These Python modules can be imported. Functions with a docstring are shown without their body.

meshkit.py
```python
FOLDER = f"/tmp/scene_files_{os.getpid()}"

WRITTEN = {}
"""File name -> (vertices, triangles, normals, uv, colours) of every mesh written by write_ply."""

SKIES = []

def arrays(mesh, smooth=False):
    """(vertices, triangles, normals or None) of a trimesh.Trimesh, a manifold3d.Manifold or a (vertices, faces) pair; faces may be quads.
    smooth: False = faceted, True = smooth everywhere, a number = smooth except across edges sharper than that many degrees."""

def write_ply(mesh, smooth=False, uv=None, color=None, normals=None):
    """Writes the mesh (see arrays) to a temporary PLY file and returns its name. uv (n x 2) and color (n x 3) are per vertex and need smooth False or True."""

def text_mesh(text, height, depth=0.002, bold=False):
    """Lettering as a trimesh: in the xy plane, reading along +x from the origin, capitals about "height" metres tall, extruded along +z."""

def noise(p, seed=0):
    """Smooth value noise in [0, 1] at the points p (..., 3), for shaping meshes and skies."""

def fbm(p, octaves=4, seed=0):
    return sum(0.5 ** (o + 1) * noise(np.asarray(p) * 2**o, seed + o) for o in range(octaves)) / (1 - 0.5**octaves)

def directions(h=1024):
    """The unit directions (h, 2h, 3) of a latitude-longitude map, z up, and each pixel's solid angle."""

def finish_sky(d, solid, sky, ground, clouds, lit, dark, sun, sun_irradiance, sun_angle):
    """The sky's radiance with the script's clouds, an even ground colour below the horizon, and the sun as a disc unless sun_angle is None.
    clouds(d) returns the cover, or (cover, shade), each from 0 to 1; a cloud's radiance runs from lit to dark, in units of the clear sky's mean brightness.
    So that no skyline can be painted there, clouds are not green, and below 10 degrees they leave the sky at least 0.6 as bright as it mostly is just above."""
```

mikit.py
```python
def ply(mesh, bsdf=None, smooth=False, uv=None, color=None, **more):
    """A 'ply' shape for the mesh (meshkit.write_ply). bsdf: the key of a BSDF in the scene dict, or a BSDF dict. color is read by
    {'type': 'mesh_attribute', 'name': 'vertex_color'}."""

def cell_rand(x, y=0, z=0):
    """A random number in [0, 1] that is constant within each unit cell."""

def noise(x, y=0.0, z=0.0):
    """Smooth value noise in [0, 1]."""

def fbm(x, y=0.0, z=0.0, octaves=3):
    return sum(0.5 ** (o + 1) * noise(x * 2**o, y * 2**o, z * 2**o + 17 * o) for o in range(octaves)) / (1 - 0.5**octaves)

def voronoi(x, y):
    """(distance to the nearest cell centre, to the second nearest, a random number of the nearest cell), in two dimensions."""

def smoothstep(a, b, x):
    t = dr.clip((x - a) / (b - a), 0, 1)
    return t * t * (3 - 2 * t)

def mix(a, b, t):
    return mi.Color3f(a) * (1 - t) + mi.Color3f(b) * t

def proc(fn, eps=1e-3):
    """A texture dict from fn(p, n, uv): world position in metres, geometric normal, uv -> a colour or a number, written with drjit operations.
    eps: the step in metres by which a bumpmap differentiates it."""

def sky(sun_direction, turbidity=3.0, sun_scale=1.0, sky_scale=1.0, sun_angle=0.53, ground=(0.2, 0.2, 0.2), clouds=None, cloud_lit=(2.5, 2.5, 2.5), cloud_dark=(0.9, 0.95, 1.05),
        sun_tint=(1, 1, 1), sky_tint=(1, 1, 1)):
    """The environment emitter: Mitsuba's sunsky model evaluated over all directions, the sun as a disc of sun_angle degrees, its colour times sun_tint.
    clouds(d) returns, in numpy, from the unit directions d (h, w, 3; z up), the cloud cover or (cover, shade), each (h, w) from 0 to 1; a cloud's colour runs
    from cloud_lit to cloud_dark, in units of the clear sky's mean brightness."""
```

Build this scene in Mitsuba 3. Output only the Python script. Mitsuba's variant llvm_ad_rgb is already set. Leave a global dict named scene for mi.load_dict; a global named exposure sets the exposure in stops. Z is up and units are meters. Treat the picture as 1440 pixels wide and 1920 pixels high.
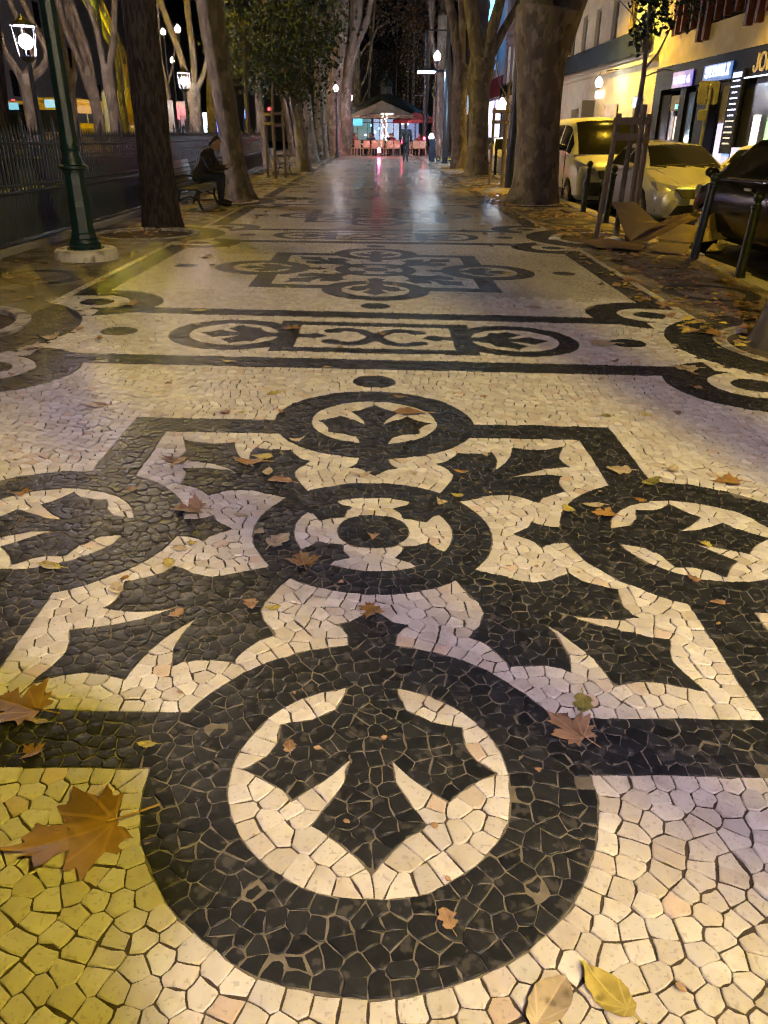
import math, random, numpy as np, trimesh, shapely, mitsuba as mi, drjit as dr, mikit, meshkit, manifold3d
from mikit import proc, noise, fbm, voronoi, smoothstep, mix
from shapely.geometry import Polygon, Point, box as sbox, LineString, MultiPolygon
from shapely import affinity
from scipy.spatial import Voronoi, cKDTree
T = mi.ScalarTransform4f
rng = np.random.default_rng(7); RND = random.Random(5)
scene, labels = {'type': 'scene'}, {}

# ------------------------------------------------------------------ camera, night sky, exposure, street lighting
CAM = np.array([0.014, 0.0, 1.5]); YAW, PITCH, ROLL, FOC = math.radians(0.62), 0.4555, math.radians(0.35), 1448.4
fw = np.array([math.sin(YAW)*math.cos(PITCH), math.cos(YAW)*math.cos(PITCH), -math.sin(PITCH)])
_r = np.array([math.cos(YAW), -math.sin(YAW), 0.0]); _u = np.cross(_r, fw)
camr = math.cos(ROLL)*_r + math.sin(ROLL)*_u; camu = -math.sin(ROLL)*_r + math.cos(ROLL)*_u
scene['camera'] = dict(type='perspective', fov=math.degrees(2*math.atan(720/FOC)), fov_axis='x', near_clip=0.05, far_clip=900.0,
    to_world=T().look_at(origin=CAM.tolist(), target=(CAM+fw).tolist(), up=camu.tolist()))
exposure = 1.22
scene['sky'] = {**mikit.sky((0.3, -0.5, 0.35), turbidity=3, sun_scale=0.0, sky_scale=0.0011, sky_tint=(0.75, 0.8, 1.25), ground=(0.05, 0.05, 0.05)), 'sampling_weight': 2.0}
# colours (radiance) of the lamps; each lamp's builder puts its own light in place
SODIUM, LED, YELLOW = (1.0, 0.60, 0.045), (0.95, 0.80, 1.0), (1.0, 0.78, 0.09)

# ------------------------------------------------------------------ helpers
_used = {}
def numbered(name):
    n = _used.get(name, -1) + 1; _used[name] = n
    return name if n == 0 else f'{name}_{n:03d}'
def thing(name, label, cat=None, group=None, kind=None):
    k = numbered(name); d = {'label': label}
    if cat: d['category'] = cat
    if group: d['group'] = group
    if kind: d['kind'] = kind
    labels[k] = d
    return k
def part(parent, name, mesh, mat, smooth=False, label=None, kind=None, emit=None, weight=None, **more):
    k = numbered(parent + '__' + name)
    if isinstance(mesh, dict): scene[k] = dict(mesh)
    else: scene[k] = mikit.ply(mesh, mat, smooth, **more)
    if emit is not None: scene[k]['emitter'] = {'type': 'area', 'radiance': {'type': 'rgb', 'value': list(emit)}, **({'sampling_weight': float(weight)} if weight else {})}
    if label or kind: labels[k] = {**({'label': label} if label else {}), **({'kind': kind} if kind else {})}
    return k
def whole(name, label, cat, mesh, mat, smooth=False, group=None, kind=None, emit=None, weight=None, **more):
    k = thing(name, label, cat, group, kind)
    scene[k] = mikit.ply(mesh, mat, smooth, **more)
    if emit is not None: scene[k]['emitter'] = {'type': 'area', 'radiance': {'type': 'rgb', 'value': list(emit)}, **({'sampling_weight': float(weight)} if weight else {})}
    return k
def sstep(a, b, x):
    t = np.clip((np.asarray(x, float)-a)/(b-a), 0, 1); return t*t*(3-2*t)
def gz(x, y):
    """height of the paved ground: a slight crossfall to the right that levels out further on"""
    x = np.clip(np.asarray(x, float), -6.0, 4.45)
    return -0.0203*(x+0.017)*(1-sstep(7.0, 17.0, y))
def pix(px, py, z=None):
    """ground point (or point at height z) under a pixel of the 1440 x 1920 photograph: used to measure the place"""
    d = (px-720)/FOC*camr - (py-960)/FOC*camu + fw
    zz = 0.0 if z is None else z
    for _ in range(6):
        t = (zz-CAM[2])/d[2]; p = CAM+t*d
        if z is None: zz = float(gz(p[0], p[1]))
    return p
def pixd(px, py, y):
    d = (px-720)/FOC*camr - (py-960)/FOC*camu + fw
    return CAM + d*((y-CAM[1])/d[1])
def project(P):
    d = np.asarray(P, float)-CAM; z = d@fw
    return np.stack([720+FOC*(d@camr)/z, 960-FOC*(d@camu)/z, z], -1)
def cat_(ms): return trimesh.util.concatenate([m for m in ms if m is not None])
def bx(sx, sy, sz, c=(0, 0, 0), rz=0.0, bev=0.0):
    if bev > 0:
        h = [max(s/2-bev, 1e-4) for s in (sx, sy, sz)]
        pts = [(a*(h[0]+(bev if k == 0 else 0)), b*(h[1]+(bev if k == 1 else 0)), d*(h[2]+(bev if k == 2 else 0))) for a in (-1, 1) for b in (-1, 1) for d in (-1, 1) for k in range(3)]
        m = trimesh.convex.convex_hull(np.array(pts))
    else: m = trimesh.creation.box((sx, sy, sz))
    if rz: m.apply_transform(trimesh.transformations.rotation_matrix(rz, [0, 0, 1]))
    m.apply_translation(c); return m
def lathe(prof, n=24, c=(0, 0, 0), cap=False):
    m = trimesh.creation.revolve(np.array(prof, float), sections=n); m.apply_translation(c); return m
def tube(pts, rad, n=8, caps=True):
    """swept tube through points with per-point radii"""
    p = np.asarray(pts, float); r = np.broadcast_to(np.asarray(rad, float), (len(p),))
    t = np.gradient(p, axis=0); t /= np.linalg.norm(t, axis=1, keepdims=True)+1e-12
    a = np.cross(t, np.where(np.abs(t[:, 2:]) < 0.9, [0, 0, 1.0], [1.0, 0, 0])); a /= np.linalg.norm(a, axis=1, keepdims=True)+1e-12
    for i in range(1, len(a)):
        q = a[i-1]-t[i]*(a[i-1]@t[i]); a[i] = q/(np.linalg.norm(q)+1e-12)
    b = np.cross(t, a); g = np.arange(n)*2*np.pi/n
    v = (p[:, None]+r[:, None, None]*(np.cos(g)[None, :, None]*a[:, None]+np.sin(g)[None, :, None]*b[:, None])).reshape(-1, 3)
    i, j = np.meshgrid(np.arange(len(p)-1), np.arange(n), indexing='ij')
    q = np.stack([i*n+j, i*n+(j+1) % n, (i+1)*n+(j+1) % n, (i+1)*n+j], -1).reshape(-1, 4)
    f = np.vstack([q[:, [0, 1, 2]], q[:, [0, 2, 3]]])
    if caps:
        v = np.vstack([v, p[:1], p[-1:]]); k = len(v)-2; jj = np.arange(n)
        f = np.vstack([f, np.stack([jj*0+k, (jj+1) % n, jj], 1), np.stack([jj*0+k+1, (len(p)-1)*n+jj, (len(p)-1)*n+(jj+1) % n], 1)])
    return trimesh.Trimesh(v, f, process=False)
def bar(p0, p1, w=0.02, n=4): return tube([p0, p1], w, n)
def ext(poly, h, z=0.0):
    ps = getattr(poly, 'geoms', [poly]); ms = []
    for q in ps:
        if q.area > 1e-7:
            m = trimesh.creation.extrude_polygon(q, h, engine='earcut'); m.apply_translation((0, 0, z)); ms.append(m)
    return cat_(ms)
def xz(m, y=0.0):
    """stand a flat xy shape up: x stays, y becomes z, thickness goes towards -y"""
    m.apply_transform(np.array([[1, 0, 0, 0], [0, 0, -1, y], [0, 1, 0, 0], [0, 0, 0, 1.0]])); return m
def yz(m, x=0.0):
    """stand a flat xy shape up facing -x, its x running along -y (reads from the left of the street)"""
    m.apply_transform(np.array([[0, 0, -1, x], [-1, 0, 0, 0], [0, 1, 0, 0], [0, 0, 0, 1.0]])); return m
def moved(m, x=0, y=0, z=0, rz=0.0, s=1.0):
    m = m.copy()
    if s != 1.0: m.apply_scale(s)
    if rz: m.apply_transform(trimesh.transformations.rotation_matrix(rz, [0, 0, 1]))
    m.apply_translation((x, y, z)); return m
def drape(poly, dz, step=0.35, curve=True):
    """a flat polygon laid on the ground at dz above it"""
    ms = []
    for q in getattr(poly, 'geoms', [poly]):
        if q.area < 1e-5: continue
        v, f = trimesh.creation.triangulate_polygon(q, engine='earcut')
        m = trimesh.Trimesh(np.c_[v, np.zeros(len(v))], f, process=False); ms.append(m)
    m = cat_(ms); v = m.vertices.copy(); v[:, 2] = gz(v[:, 0], v[:, 1])+dz
    return trimesh.Trimesh(v, m.faces, process=False)
def grid_drape(x0, x1, y0, y1, dz, nx, ny, poly=None):
    X, Y = np.meshgrid(np.linspace(x0, x1, nx+1), np.linspace(y0, y1, ny+1), indexing='ij')
    v = np.c_[X.ravel(), Y.ravel(), (gz(X, Y)+dz).ravel()]
    i, j = np.meshgrid(np.arange(nx), np.arange(ny), indexing='ij'); a = i*(ny+1)+j
    q = np.stack([a, a+ny+1, a+ny+2, a+1], -1).reshape(-1, 4)
    return trimesh.Trimesh(v, np.vstack([q[:, [0, 1, 2]], q[:, [0, 2, 3]]]), process=False)
def mat(key, base, rough=0.6, bump=None, two=True, **kw):
    b = {'type': 'principled', 'base_color': base if isinstance(base, dict) else {'type': 'rgb', 'value': list(base)}, 'roughness': rough, **kw}
    if bump is not None: b = {'type': 'bumpmap', 'arbitrary': proc(bump[0], bump[2] if len(bump) > 2 else 1e-3), 'scale': bump[1], 'bsdf': b}
    scene[key] = {'type': 'twosided', 'bsdf': b} if two else b
    return key

# ------------------------------------------------------------------ materials
def _white(p, n, uv):
    t = uv.x; g = fbm(p.x*14, p.y*14, 3.0, 3); s = smoothstep(0.55, 0.8, fbm(p.x*45+9, p.y*45, 1.0, 2)); sp = smoothstep(0.80, 0.9, noise(p.x*160, p.y*160, 4.0))
    c = mix((0.47, 0.41, 0.335), (0.72, 0.665, 0.59), t)
    c = mix(c, (0.52, 0.33, 0.21), dr.select(uv.y > 0.965, mi.Float(0.5), smoothstep(0.86, 0.965, uv.y)*0.18))
    c = mix(c, (0.45, 0.42, 0.40), dr.select(uv.y < 0.06, mi.Float(0.4), mi.Float(0.0)))
    c = mix(c, (0.40, 0.32, 0.23), dr.clip(0.55*smoothstep(0.45, 0.85, g)+0.35*s, 0, 0.7)*0.55)
    return mix(c, (0.25, 0.2, 0.15), sp*0.35)
def _black(p, n, uv):
    g = fbm(p.x*60, p.y*60, 2.0, 3); s = smoothstep(0.60, 0.78, fbm(p.x*38+4, p.y*38, 7.0, 3))
    c = mix((0.0085, 0.009, 0.0105), (0.030, 0.030, 0.031), dr.clip(uv.x*0.75+0.5*(g-0.5), 0, 1))
    return mix(c, (0.12, 0.105, 0.09), s*0.38)
def _sbump(p, n, uv): return fbm(p.x*120, p.y*120, p.z*120, 3)
mat('mat_white_stone', proc(_white), 0.5, (_sbump, 0.0012, 2e-3), specular=0.45)
mat('mat_black_stone', proc(_black), 0.46, (_sbump, 0.0016, 2e-3), specular=0.35)
def _sand(p, n, uv): return mix((0.085, 0.068, 0.048), (0.21, 0.175, 0.13), fbm(p.x*40, p.y*40, 0.0, 3))
def _dirtj(p, n, uv): return mix((0.026, 0.018, 0.012), (0.085, 0.062, 0.040), fbm(p.x*30, p.y*30, 0.0, 3))
mat('mat_joint_sand', proc(_sand), 0.9); mat('mat_joint_dirt', proc(_dirtj), 0.95)
# paving too far off to tell its stones apart: colour, fine joints and relief only
def _joint(p):
    a, b, c = voronoi(p.x/0.058+0.35*noise(p.x*3, p.y*3), p.y/0.058)
    return smoothstep(0.02, 0.16, b-a), c
def _farwhite(p, n, uv):
    j, c = _joint(p); g = fbm(p.x*1.3, p.y*1.3, 0.0, 4); d = smoothstep(0.5, 0.75, fbm(p.x*0.5+3, p.y*0.9, 2.0, 3))
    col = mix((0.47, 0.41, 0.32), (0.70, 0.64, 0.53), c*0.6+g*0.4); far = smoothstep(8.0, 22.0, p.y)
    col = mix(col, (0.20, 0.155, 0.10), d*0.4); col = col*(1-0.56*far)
    return mix(col, (0.06, 0.045, 0.03), (1-j)*0.62)
def _farblack(p, n, uv):
    j, c = _joint(p)
    return mix(mix((0.02, 0.021, 0.024), (0.055, 0.053, 0.05), c), (0.10, 0.085, 0.065), (1-j)*0.7)
def _farbump(p, n, uv): return _joint(p)[0]*0.6+0.5*_joint(p)[1]
def _wet(p, n, uv):
    # damp paving further off: smoother where the film of water stands
    w = smoothstep(9.0, 24.0, p.y+3.0*(noise(p.x*0.8, p.y*0.5)-0.5)); return mi.Float(0.46)*(1-w)+w*(0.10+0.13*smoothstep(0.35, 0.7, fbm(p.x*6, p.y*3.0, 5.0, 3)))
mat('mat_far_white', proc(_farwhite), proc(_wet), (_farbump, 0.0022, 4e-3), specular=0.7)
mat('mat_far_black', proc(_farblack), proc(_wet), (_farbump, 0.0022, 4e-3), specular=0.7)

# ------------------------------------------------------------------ the mosaic: black figures (pattern coordinates, one repeat every PD metres, y offset OY)
OY, PD, PM = 2.8845, 6.95, 3.45
S_, W_, C_, RO, RI, RC, RW, RD = 1.365, .222, 1.38, .577, .365, .50, .333, .151
def circ(x, y, r, n=48): return Point(x, y).buffer(r, quad_segs=n//4)
def sym(h): return Polygon(h+[(-x, y) for x, y in h[::-1]]).buffer(0)
def ring(x, y, a, b): return circ(x, y, a).difference(circ(x, y, b))
TULIP = sym([(.075, .40), (.078, .335), (.101, .262), (.168, .213), (.243, .194), (.256, .19), (.258, .113), (.281, .064), (.322, .024), (.338, .016), (.29, -.008), (.23, -.051), (.2, -.086), (.155, -.049), (.101, -.001), (.064, .04), (.052, .062),
             (.065, -.017), (.103, -.092), (.141, -.161), (.085, -.198), (.045, -.24), (.02, -.27), (0, -.301)])
SPADE = sym([(.072, .52), (.074, .57), (.08, .63), (.1, .67), (.123, .691), (.07, .712), (.036, .746), (0, .79)])
_hl = [(.20, .32), (.30, .37), (.352, .487), (.384, .56), (.392, .61), (.372, .68), (.338, .722), (.32, .757), (.37, .789), (.408, .842), (.43, .885), (.433, .91), (.49, .902), (.55, .902), (.6, .918), (.622, .938), (.637, .86), (.633, .8),
       (.618, .725), (.596, .668), (.634, .716), (.676, .785), (.712, .86), (.734, .942), (.744, 1.001), (.811, .978), (.869, .972), (.94, .99), (1.02, 1.02)]
LEAF = Polygon(_hl+[(b, a) for a, b in _hl[::-1][1:]]).buffer(0)
_hb = [(.25, .42), (.15, .262), (.09, .228), (.118, .176), (.122, .122)]
BITE = Polygon(_hb+[(b, a) for a, b in _hb[::-1][1:]]).buffer(0)
def flower(scale=1.0):
    fr = sbox(-S_, -S_, S_, S_).difference(sbox(-S_+W_, -S_+W_, S_-W_, S_-W_))
    out, holes = [], []
    for k in range(4):
        a = 90*k
        R = lambda g: affinity.rotate(g, a, origin=(0, 0))
        c = affinity.translate
        holes.append(R(circ(0, -C_, RI)))
        out += [R(ring(0, -C_, RO, RI)), R(c(TULIP, 0, -C_)), R(c(SPADE, 0, -C_)), R(LEAF), R(BITE).intersection(circ(0, 0, RC))]
    fr = fr.difference(shapely.union_all(holes))
    return shapely.union_all([fr]+out+[ring(0, 0, RC, RW), circ(0, 0, RD)])
FLOWER = flower()
def panel():
    g = [sbox(-.81, -.525, .81, .525).difference(sbox(-.635, -.38, .635, .38))]; holes = []
    for s in (-1, 1):
        holes.append(circ(s*1.15, 0, RI)); g.append(ring(s*1.15, 0, .525, RI))
        t = affinity.rotate(affinity.scale(TULIP, .95, .95, origin=(0, 0)), 90 if s > 0 else -90, origin=(0, 0)); g.append(affinity.translate(t, s*1.15, 0))
        g.append(Polygon([(s*x, y) for x, y in [(.64, .07), (.56, .05), (.49, .105), (.43, .045), (.385, 0), (.43, -.045), (.49, -.105), (.56, -.05), (.64, -.07)]]))
        for q in (-1, 1):
            l = LineString([(0, 0), (s*.055, q*.11), (s*.12, q*.205), (s*.2, q*.245), (s*.29, q*.23), (s*.37, q*.19)])
            g += [l.buffer(.058), circ(s*.35, q*.185, .075)]
    fr = shapely.union_all(g[:1]).difference(shapely.union_all(holes))
    return shapely.union_all([fr]+g[1:]).difference(shapely.union_all([h.difference(shapely.union_all([x for x in g[1:]])) for h in holes]))
PANEL = panel()
def scroll(s, q):
    """corner scroll at side s (-1 left) and end q (+1 far) of a pair of cross bands"""
    cx, cy = -2.64, 1.15
    shoulder = circ(cx, cy, .61).difference(circ(cx, cy, .31)).intersection(sbox(-2.72, -3, 3, 3))
    tip = Polygon([(-2.02, .71), (-2.30, .70), (-2.56, .82), (-2.62, .845), (-2.3, .97), (-2.02, .97)])
    g = shapely.union_all([shoulder.difference(sbox(-2.9, cy-.75, -2.5, cy-.3)), tip, circ(cx, cy, .155)])
    g = g.difference(circ(cx, cy, .31).difference(circ(cx, cy, .155)))
    return affinity.scale(g, -s, q, origin=(0, 0))
def repeat(n):
    """the black figures of repeat n (the flower square and the band pair beyond it)"""
    g = [affinity.translate(FLOWER, 0, n*PD)]
    m = n*PD+PM
    for q in (-1, 1):
        g.append(sbox(-2.12, m+q*.71 if q > 0 else m-.97, 2.12, m+.97 if q > 0 else m-.71))
        g += [affinity.translate(scroll(s, q), 0, m) for s in (-1, 1)]
        g += [circ(0, m+q*1.27, .142)]
    g += [affinity.translate(PANEL, 0, m), circ(-2.09, m, .147), circ(2.09, m, .147)]
    for s in (-1, 1):
        g.append(sbox(min(s*2.975, s*2.69), m+1.44, max(s*2.975, s*2.69), m+PD-1.44))
        g += [ring(s*3.72, m, 1.26, .86), circ(s*2.32, n*PD, .14)]
        g += [ring(s*3.72, m+d, .53, .37) for d in (2.42, PD-2.42)] + [circ(s*3.68, m+d, .14) for d in (1.55, PD/2, PD-1.55)]
    return shapely.union_all(g)
BLACK = affinity.translate(shapely.union_all([repeat(n) for n in range(-1, 8)]), 0, OY)
def _wob(c):
    q = np.c_[c*9, np.zeros(len(c))]; return c+.009*np.c_[meshkit.noise(q, 1)-.5, meshkit.noise(q, 2)-.5]
BLACK = shapely.union_all([shapely.transform(shapely.segmentize(BLACK.intersection(sbox(-9, -14, 9, 9)), .03), _wob).buffer(0), BLACK.intersection(sbox(-9, 9, 9, 70))])   # edges as hand cut stones leave them
PITS = [(s*3.72, OY+PM+n*PD) for n in range(-1, 7) for s in (-1, 1)]

# ------------------------------------------------------------------ stones cut and laid one by one as far as they can be told apart
YN = 8.2          # individual stones up to here
def halfw(y): return np.minimum(0.497*(0.897*y+0.667)+0.32, 3.06)
_zr = np.random.default_rng(3)
ZONE = Polygon([(-halfw(y), y) for y in np.linspace(0.55, YN, 24)]+[(x, YN+_zr.uniform(-.28, .28)) for x in np.linspace(-3.0, 3.0, 70)]+[(halfw(y), y) for y in np.linspace(YN, 0.55, 24)]).buffer(0)
PITHOLE = shapely.union_all([circ(x, y, .86) for x, y in PITS])
WALK = sbox(-3.06, -14, 3.06, 70).union(shapely.union_all([circ(x, y, 1.26) for x, y in PITS])).difference(PITHOLE)
near_b = BLACK.intersection(ZONE).difference(PITHOLE); near_w = ZONE.difference(BLACK).difference(PITHOLE)
def rows(region, s, offs, jit):
    pts = []
    for o in offs:
        g = region.buffer(-o)
        for q in getattr(g, 'geoms', [g]):
            for ln in [q.exterior, *q.interiors]:
                L = ln.length
                if L < s*1.2: continue
                n = max(2, int(round(L/(s*1.08)))); d = (np.arange(n)+rng.uniform(-jit, jit, n))*L/n
                c = shapely.get_coordinates(shapely.line_interpolate_point(ln, d % L)); pts.append(c)
    return np.vstack(pts) if pts else np.zeros((0, 2))
def field(region, s, jit, warp):
    x0, y0, x1, y1 = region.bounds; h = s*0.94
    i, j = np.meshgrid(np.arange(int((x1-x0)/s)+6)-3, np.arange(int((y1-y0)/h)+6)-3, indexing='ij')
    ph = np.random.default_rng(21).uniform(0, 1, 4000)[np.clip(j, 0, 3999)] if warp else 0.5*(j % 2)
    g = np.stack([x0+(i+ph)*s, y0+j*h], -1).reshape(-1, 2).astype(float)
    g += rng.uniform(-jit, jit, g.shape)*s
    if warp:
        q = np.c_[g*0.75, np.zeros(len(g))]; a = (meshkit.noise(q, 3)-0.5)*2.0; b = (meshkit.noise(q+31, 4)-0.5)*1.6
        g[:, 1] += 0.16*np.sin(g[:, 0]*2.6+a*2)+0.10*b; g[:, 0] += 0.12*a
    return g
def thin(pts, d):
    t = cKDTree(pts); keep = np.ones(len(pts), bool)
    for i, j in sorted(t.query_pairs(d)):
        if keep[i] and keep[j]: keep[j] = False
    return pts[keep]
def stones(region, s, jit, offs, rjit, gap, warp=False, sub=1.0):
    edge = rows(region, s, offs, rjit); inner = region.buffer(-(offs[-1]+s*0.45))
    pts = field(region, s*sub, jit, warp); pts = pts[shapely.contains_xy(inner, pts[:, 0], pts[:, 1])]
    pts = thin(np.vstack([edge, pts]), s*0.52)
    far = np.array([(-30, -30), (-30, 40), (30, -30), (30, 40)]); vor = Voronoi(np.vstack([pts, far]))
    cells, ok = [], []
    for k in range(len(pts)):
        r = vor.regions[vor.point_region[k]]
        if -1 in r or len(r) < 3: continue
        cells.append(shapely.polygons(vor.vertices[r])); ok.append(k)
    cells = np.array(cells); x0, y0, x1, y1 = region.bounds; out = []
    shapely.prepare(region); inside = shapely.contains_properly(region, cells); out += list(shapely.simplify(cells[inside], .0062 if warp else .003))
    edgec = cells[~inside]; cen = shapely.get_coordinates(shapely.centroid(edgec)); key = np.floor(cen/0.6).astype(int)
    for kx, ky in sorted({tuple(k) for k in key}):
        sel = (key[:, 0] == kx) & (key[:, 1] == ky)
        loc = region.intersection(sbox(kx*.6-.25, ky*.6-.25, kx*.6+.85, ky*.6+.85))
        got = shapely.intersection(edgec[sel], loc)
        for g in got:
            out += [q for q in getattr(g, 'geoms', [g]) if q.geom_type == 'Polygon' and q.area > 1.2e-4]
    out = shapely.buffer(np.array(out), -gap, join_style='mitre', mitre_limit=2.0)
    res = []
    for g in out:
        q = max(getattr(g, 'geoms', [g]), key=lambda a: a.area)
        if not q.is_empty and q.area > 6e-5 and q.geom_type == 'Polygon': res.append(q.simplify(0.0022))
    return res
def stone_mesh(q, top, ch, inset, tilt, rnd):
    c = np.array(q.exterior.coords)[:-1]
    if shapely.is_ccw(q.exterior) is np.False_ or not q.exterior.is_ccw: c = c[::-1]
    mid = (c+np.roll(c, -1, 0))/2; ln = np.linalg.norm(np.roll(c, -1, 0)-c, axis=1)
    big = ln > .018; mid = mid+rnd.normal(0, 1, mid.shape)*np.where(big, .0017, .0002)[:, None]; c = c+rnd.normal(0, 0.0011, c.shape); c = np.stack([c, mid], 1).reshape(-1, 2)[np.stack([big | True, big], 1).reshape(-1)]
    m = q.representative_point() if not q.contains(q.centroid) else q.centroid
    m = np.array([m.x, m.y]); n = len(c); d = c-m; r = np.linalg.norm(d, axis=1, keepdims=True)
    i1 = m+d*np.maximum(1-inset/np.maximum(r, 1e-4), 0.35)
    nr = d/np.maximum(r, 1e-5)
    tz = lambda P: top+(P-m)@tilt+gz(P[:, 0], P[:, 1])
    low = np.c_[c, gz(c[:, 0], c[:, 1])-0.012]; a = np.c_[c, tz(c)-ch]; b = np.c_[i1, tz(i1)-0.0003]; ce = np.r_[m, tz(m[None])[0]+0.0008]
    v = np.vstack([low, a, b, ce]); k = np.arange(n); k2 = (k+1) % n
    f = np.vstack([np.c_[k, k2, n+k2], np.c_[k, n+k2, n+k], np.c_[n+k, n+k2, 2*n+k2], np.c_[n+k, 2*n+k2, 2*n+k], np.c_[2*n+k, 2*n+k2, k*0+3*n]])
    up = np.array([-tilt[0], -tilt[1], 1.0])
    nn = np.vstack([np.c_[nr, nr[:, :1]*0], np.c_[nr*0.9, np.full(n, .75)], up+np.c_[nr*0.07, nr[:, :1]*0], up])
    return v, f, nn/np.linalg.norm(nn, axis=1, keepdims=True)
def lay(polys, kind, matk, gap, ch, inset, hj, tj, joined):
    rnd = np.random.default_rng(11 if kind[0] == 'w' else 12); info = []
    for q in polys:
        c = q.centroid; P = np.array([c.x, c.y, float(gz(c.x, c.y))]); px = project(P[None])[0]
        inn = -40 < px[0] < 1480 and 0 < px[1] < 1950; d = np.linalg.norm(P-CAM)
        info.append(q.area/d**3 if inn else 0.0)
    order = np.argsort(-np.array(info)); single = set(order[:299].tolist()); rest = [[], [], [], []]; nv = 0
    for i in order:
        q = polys[i]; v, f, n = stone_mesh(q, rnd.normal(0, hj), ch, inset, rnd.normal(0, tj, 2), rnd)
        uv = np.tile([[rnd.beta(2, 2), rnd.uniform()]], (len(v), 1))
        if i in single:
            p = meshkit.write_ply((v, f), False, uv, normals=n)
            scene[numbered('pavement__'+kind)] = {'type': 'ply', 'filename': p, 'face_normals': False, 'bsdf': {'type': 'ref', 'id': matk}}
        else:
            rest[0].append(v); rest[1].append(f+nv); rest[2].append(uv); rest[3].append(n); nv += len(v)
    p = meshkit.write_ply((np.vstack(rest[0]), np.vstack(rest[1])), False, np.vstack(rest[2]), normals=np.vstack(rest[3]))
    k = 'pavement__'+joined; scene[k] = {'type': 'ply', 'filename': p, 'face_normals': False, 'bsdf': {'type': 'ref', 'id': matk}}
    labels[k] = {'kind': 'stuff'}
labels['pavement'] = {'label': 'wide mosaic promenade of white limestone and black basalt figures', 'kind': 'structure'}
_used['pavement'] = 0
lay(stones(near_w, .055, .17, (.026, .078), .16, .0025, warp=True), 'white_stone', 'mat_white_stone', .0025, .0026, .0030, .0015, .026, 'white_stone_mass')
lay(stones(near_b, .046, .46, (.021,), .34, .0017, sub=0.95), 'black_stone', 'mat_black_stone', .0017, .0020, .0026, .0014, .034, 'black_stone_mass')
part('pavement', 'sand_joints', drape(near_b.buffer(.004), -.0042), 'mat_joint_sand')
part('pavement', 'earth_joints', drape(near_w.difference(near_b.buffer(.004)), -.0065), 'mat_joint_dirt')
FARZ = sbox(-8, YN, 8, 62); SIDE = ZONE
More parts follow.
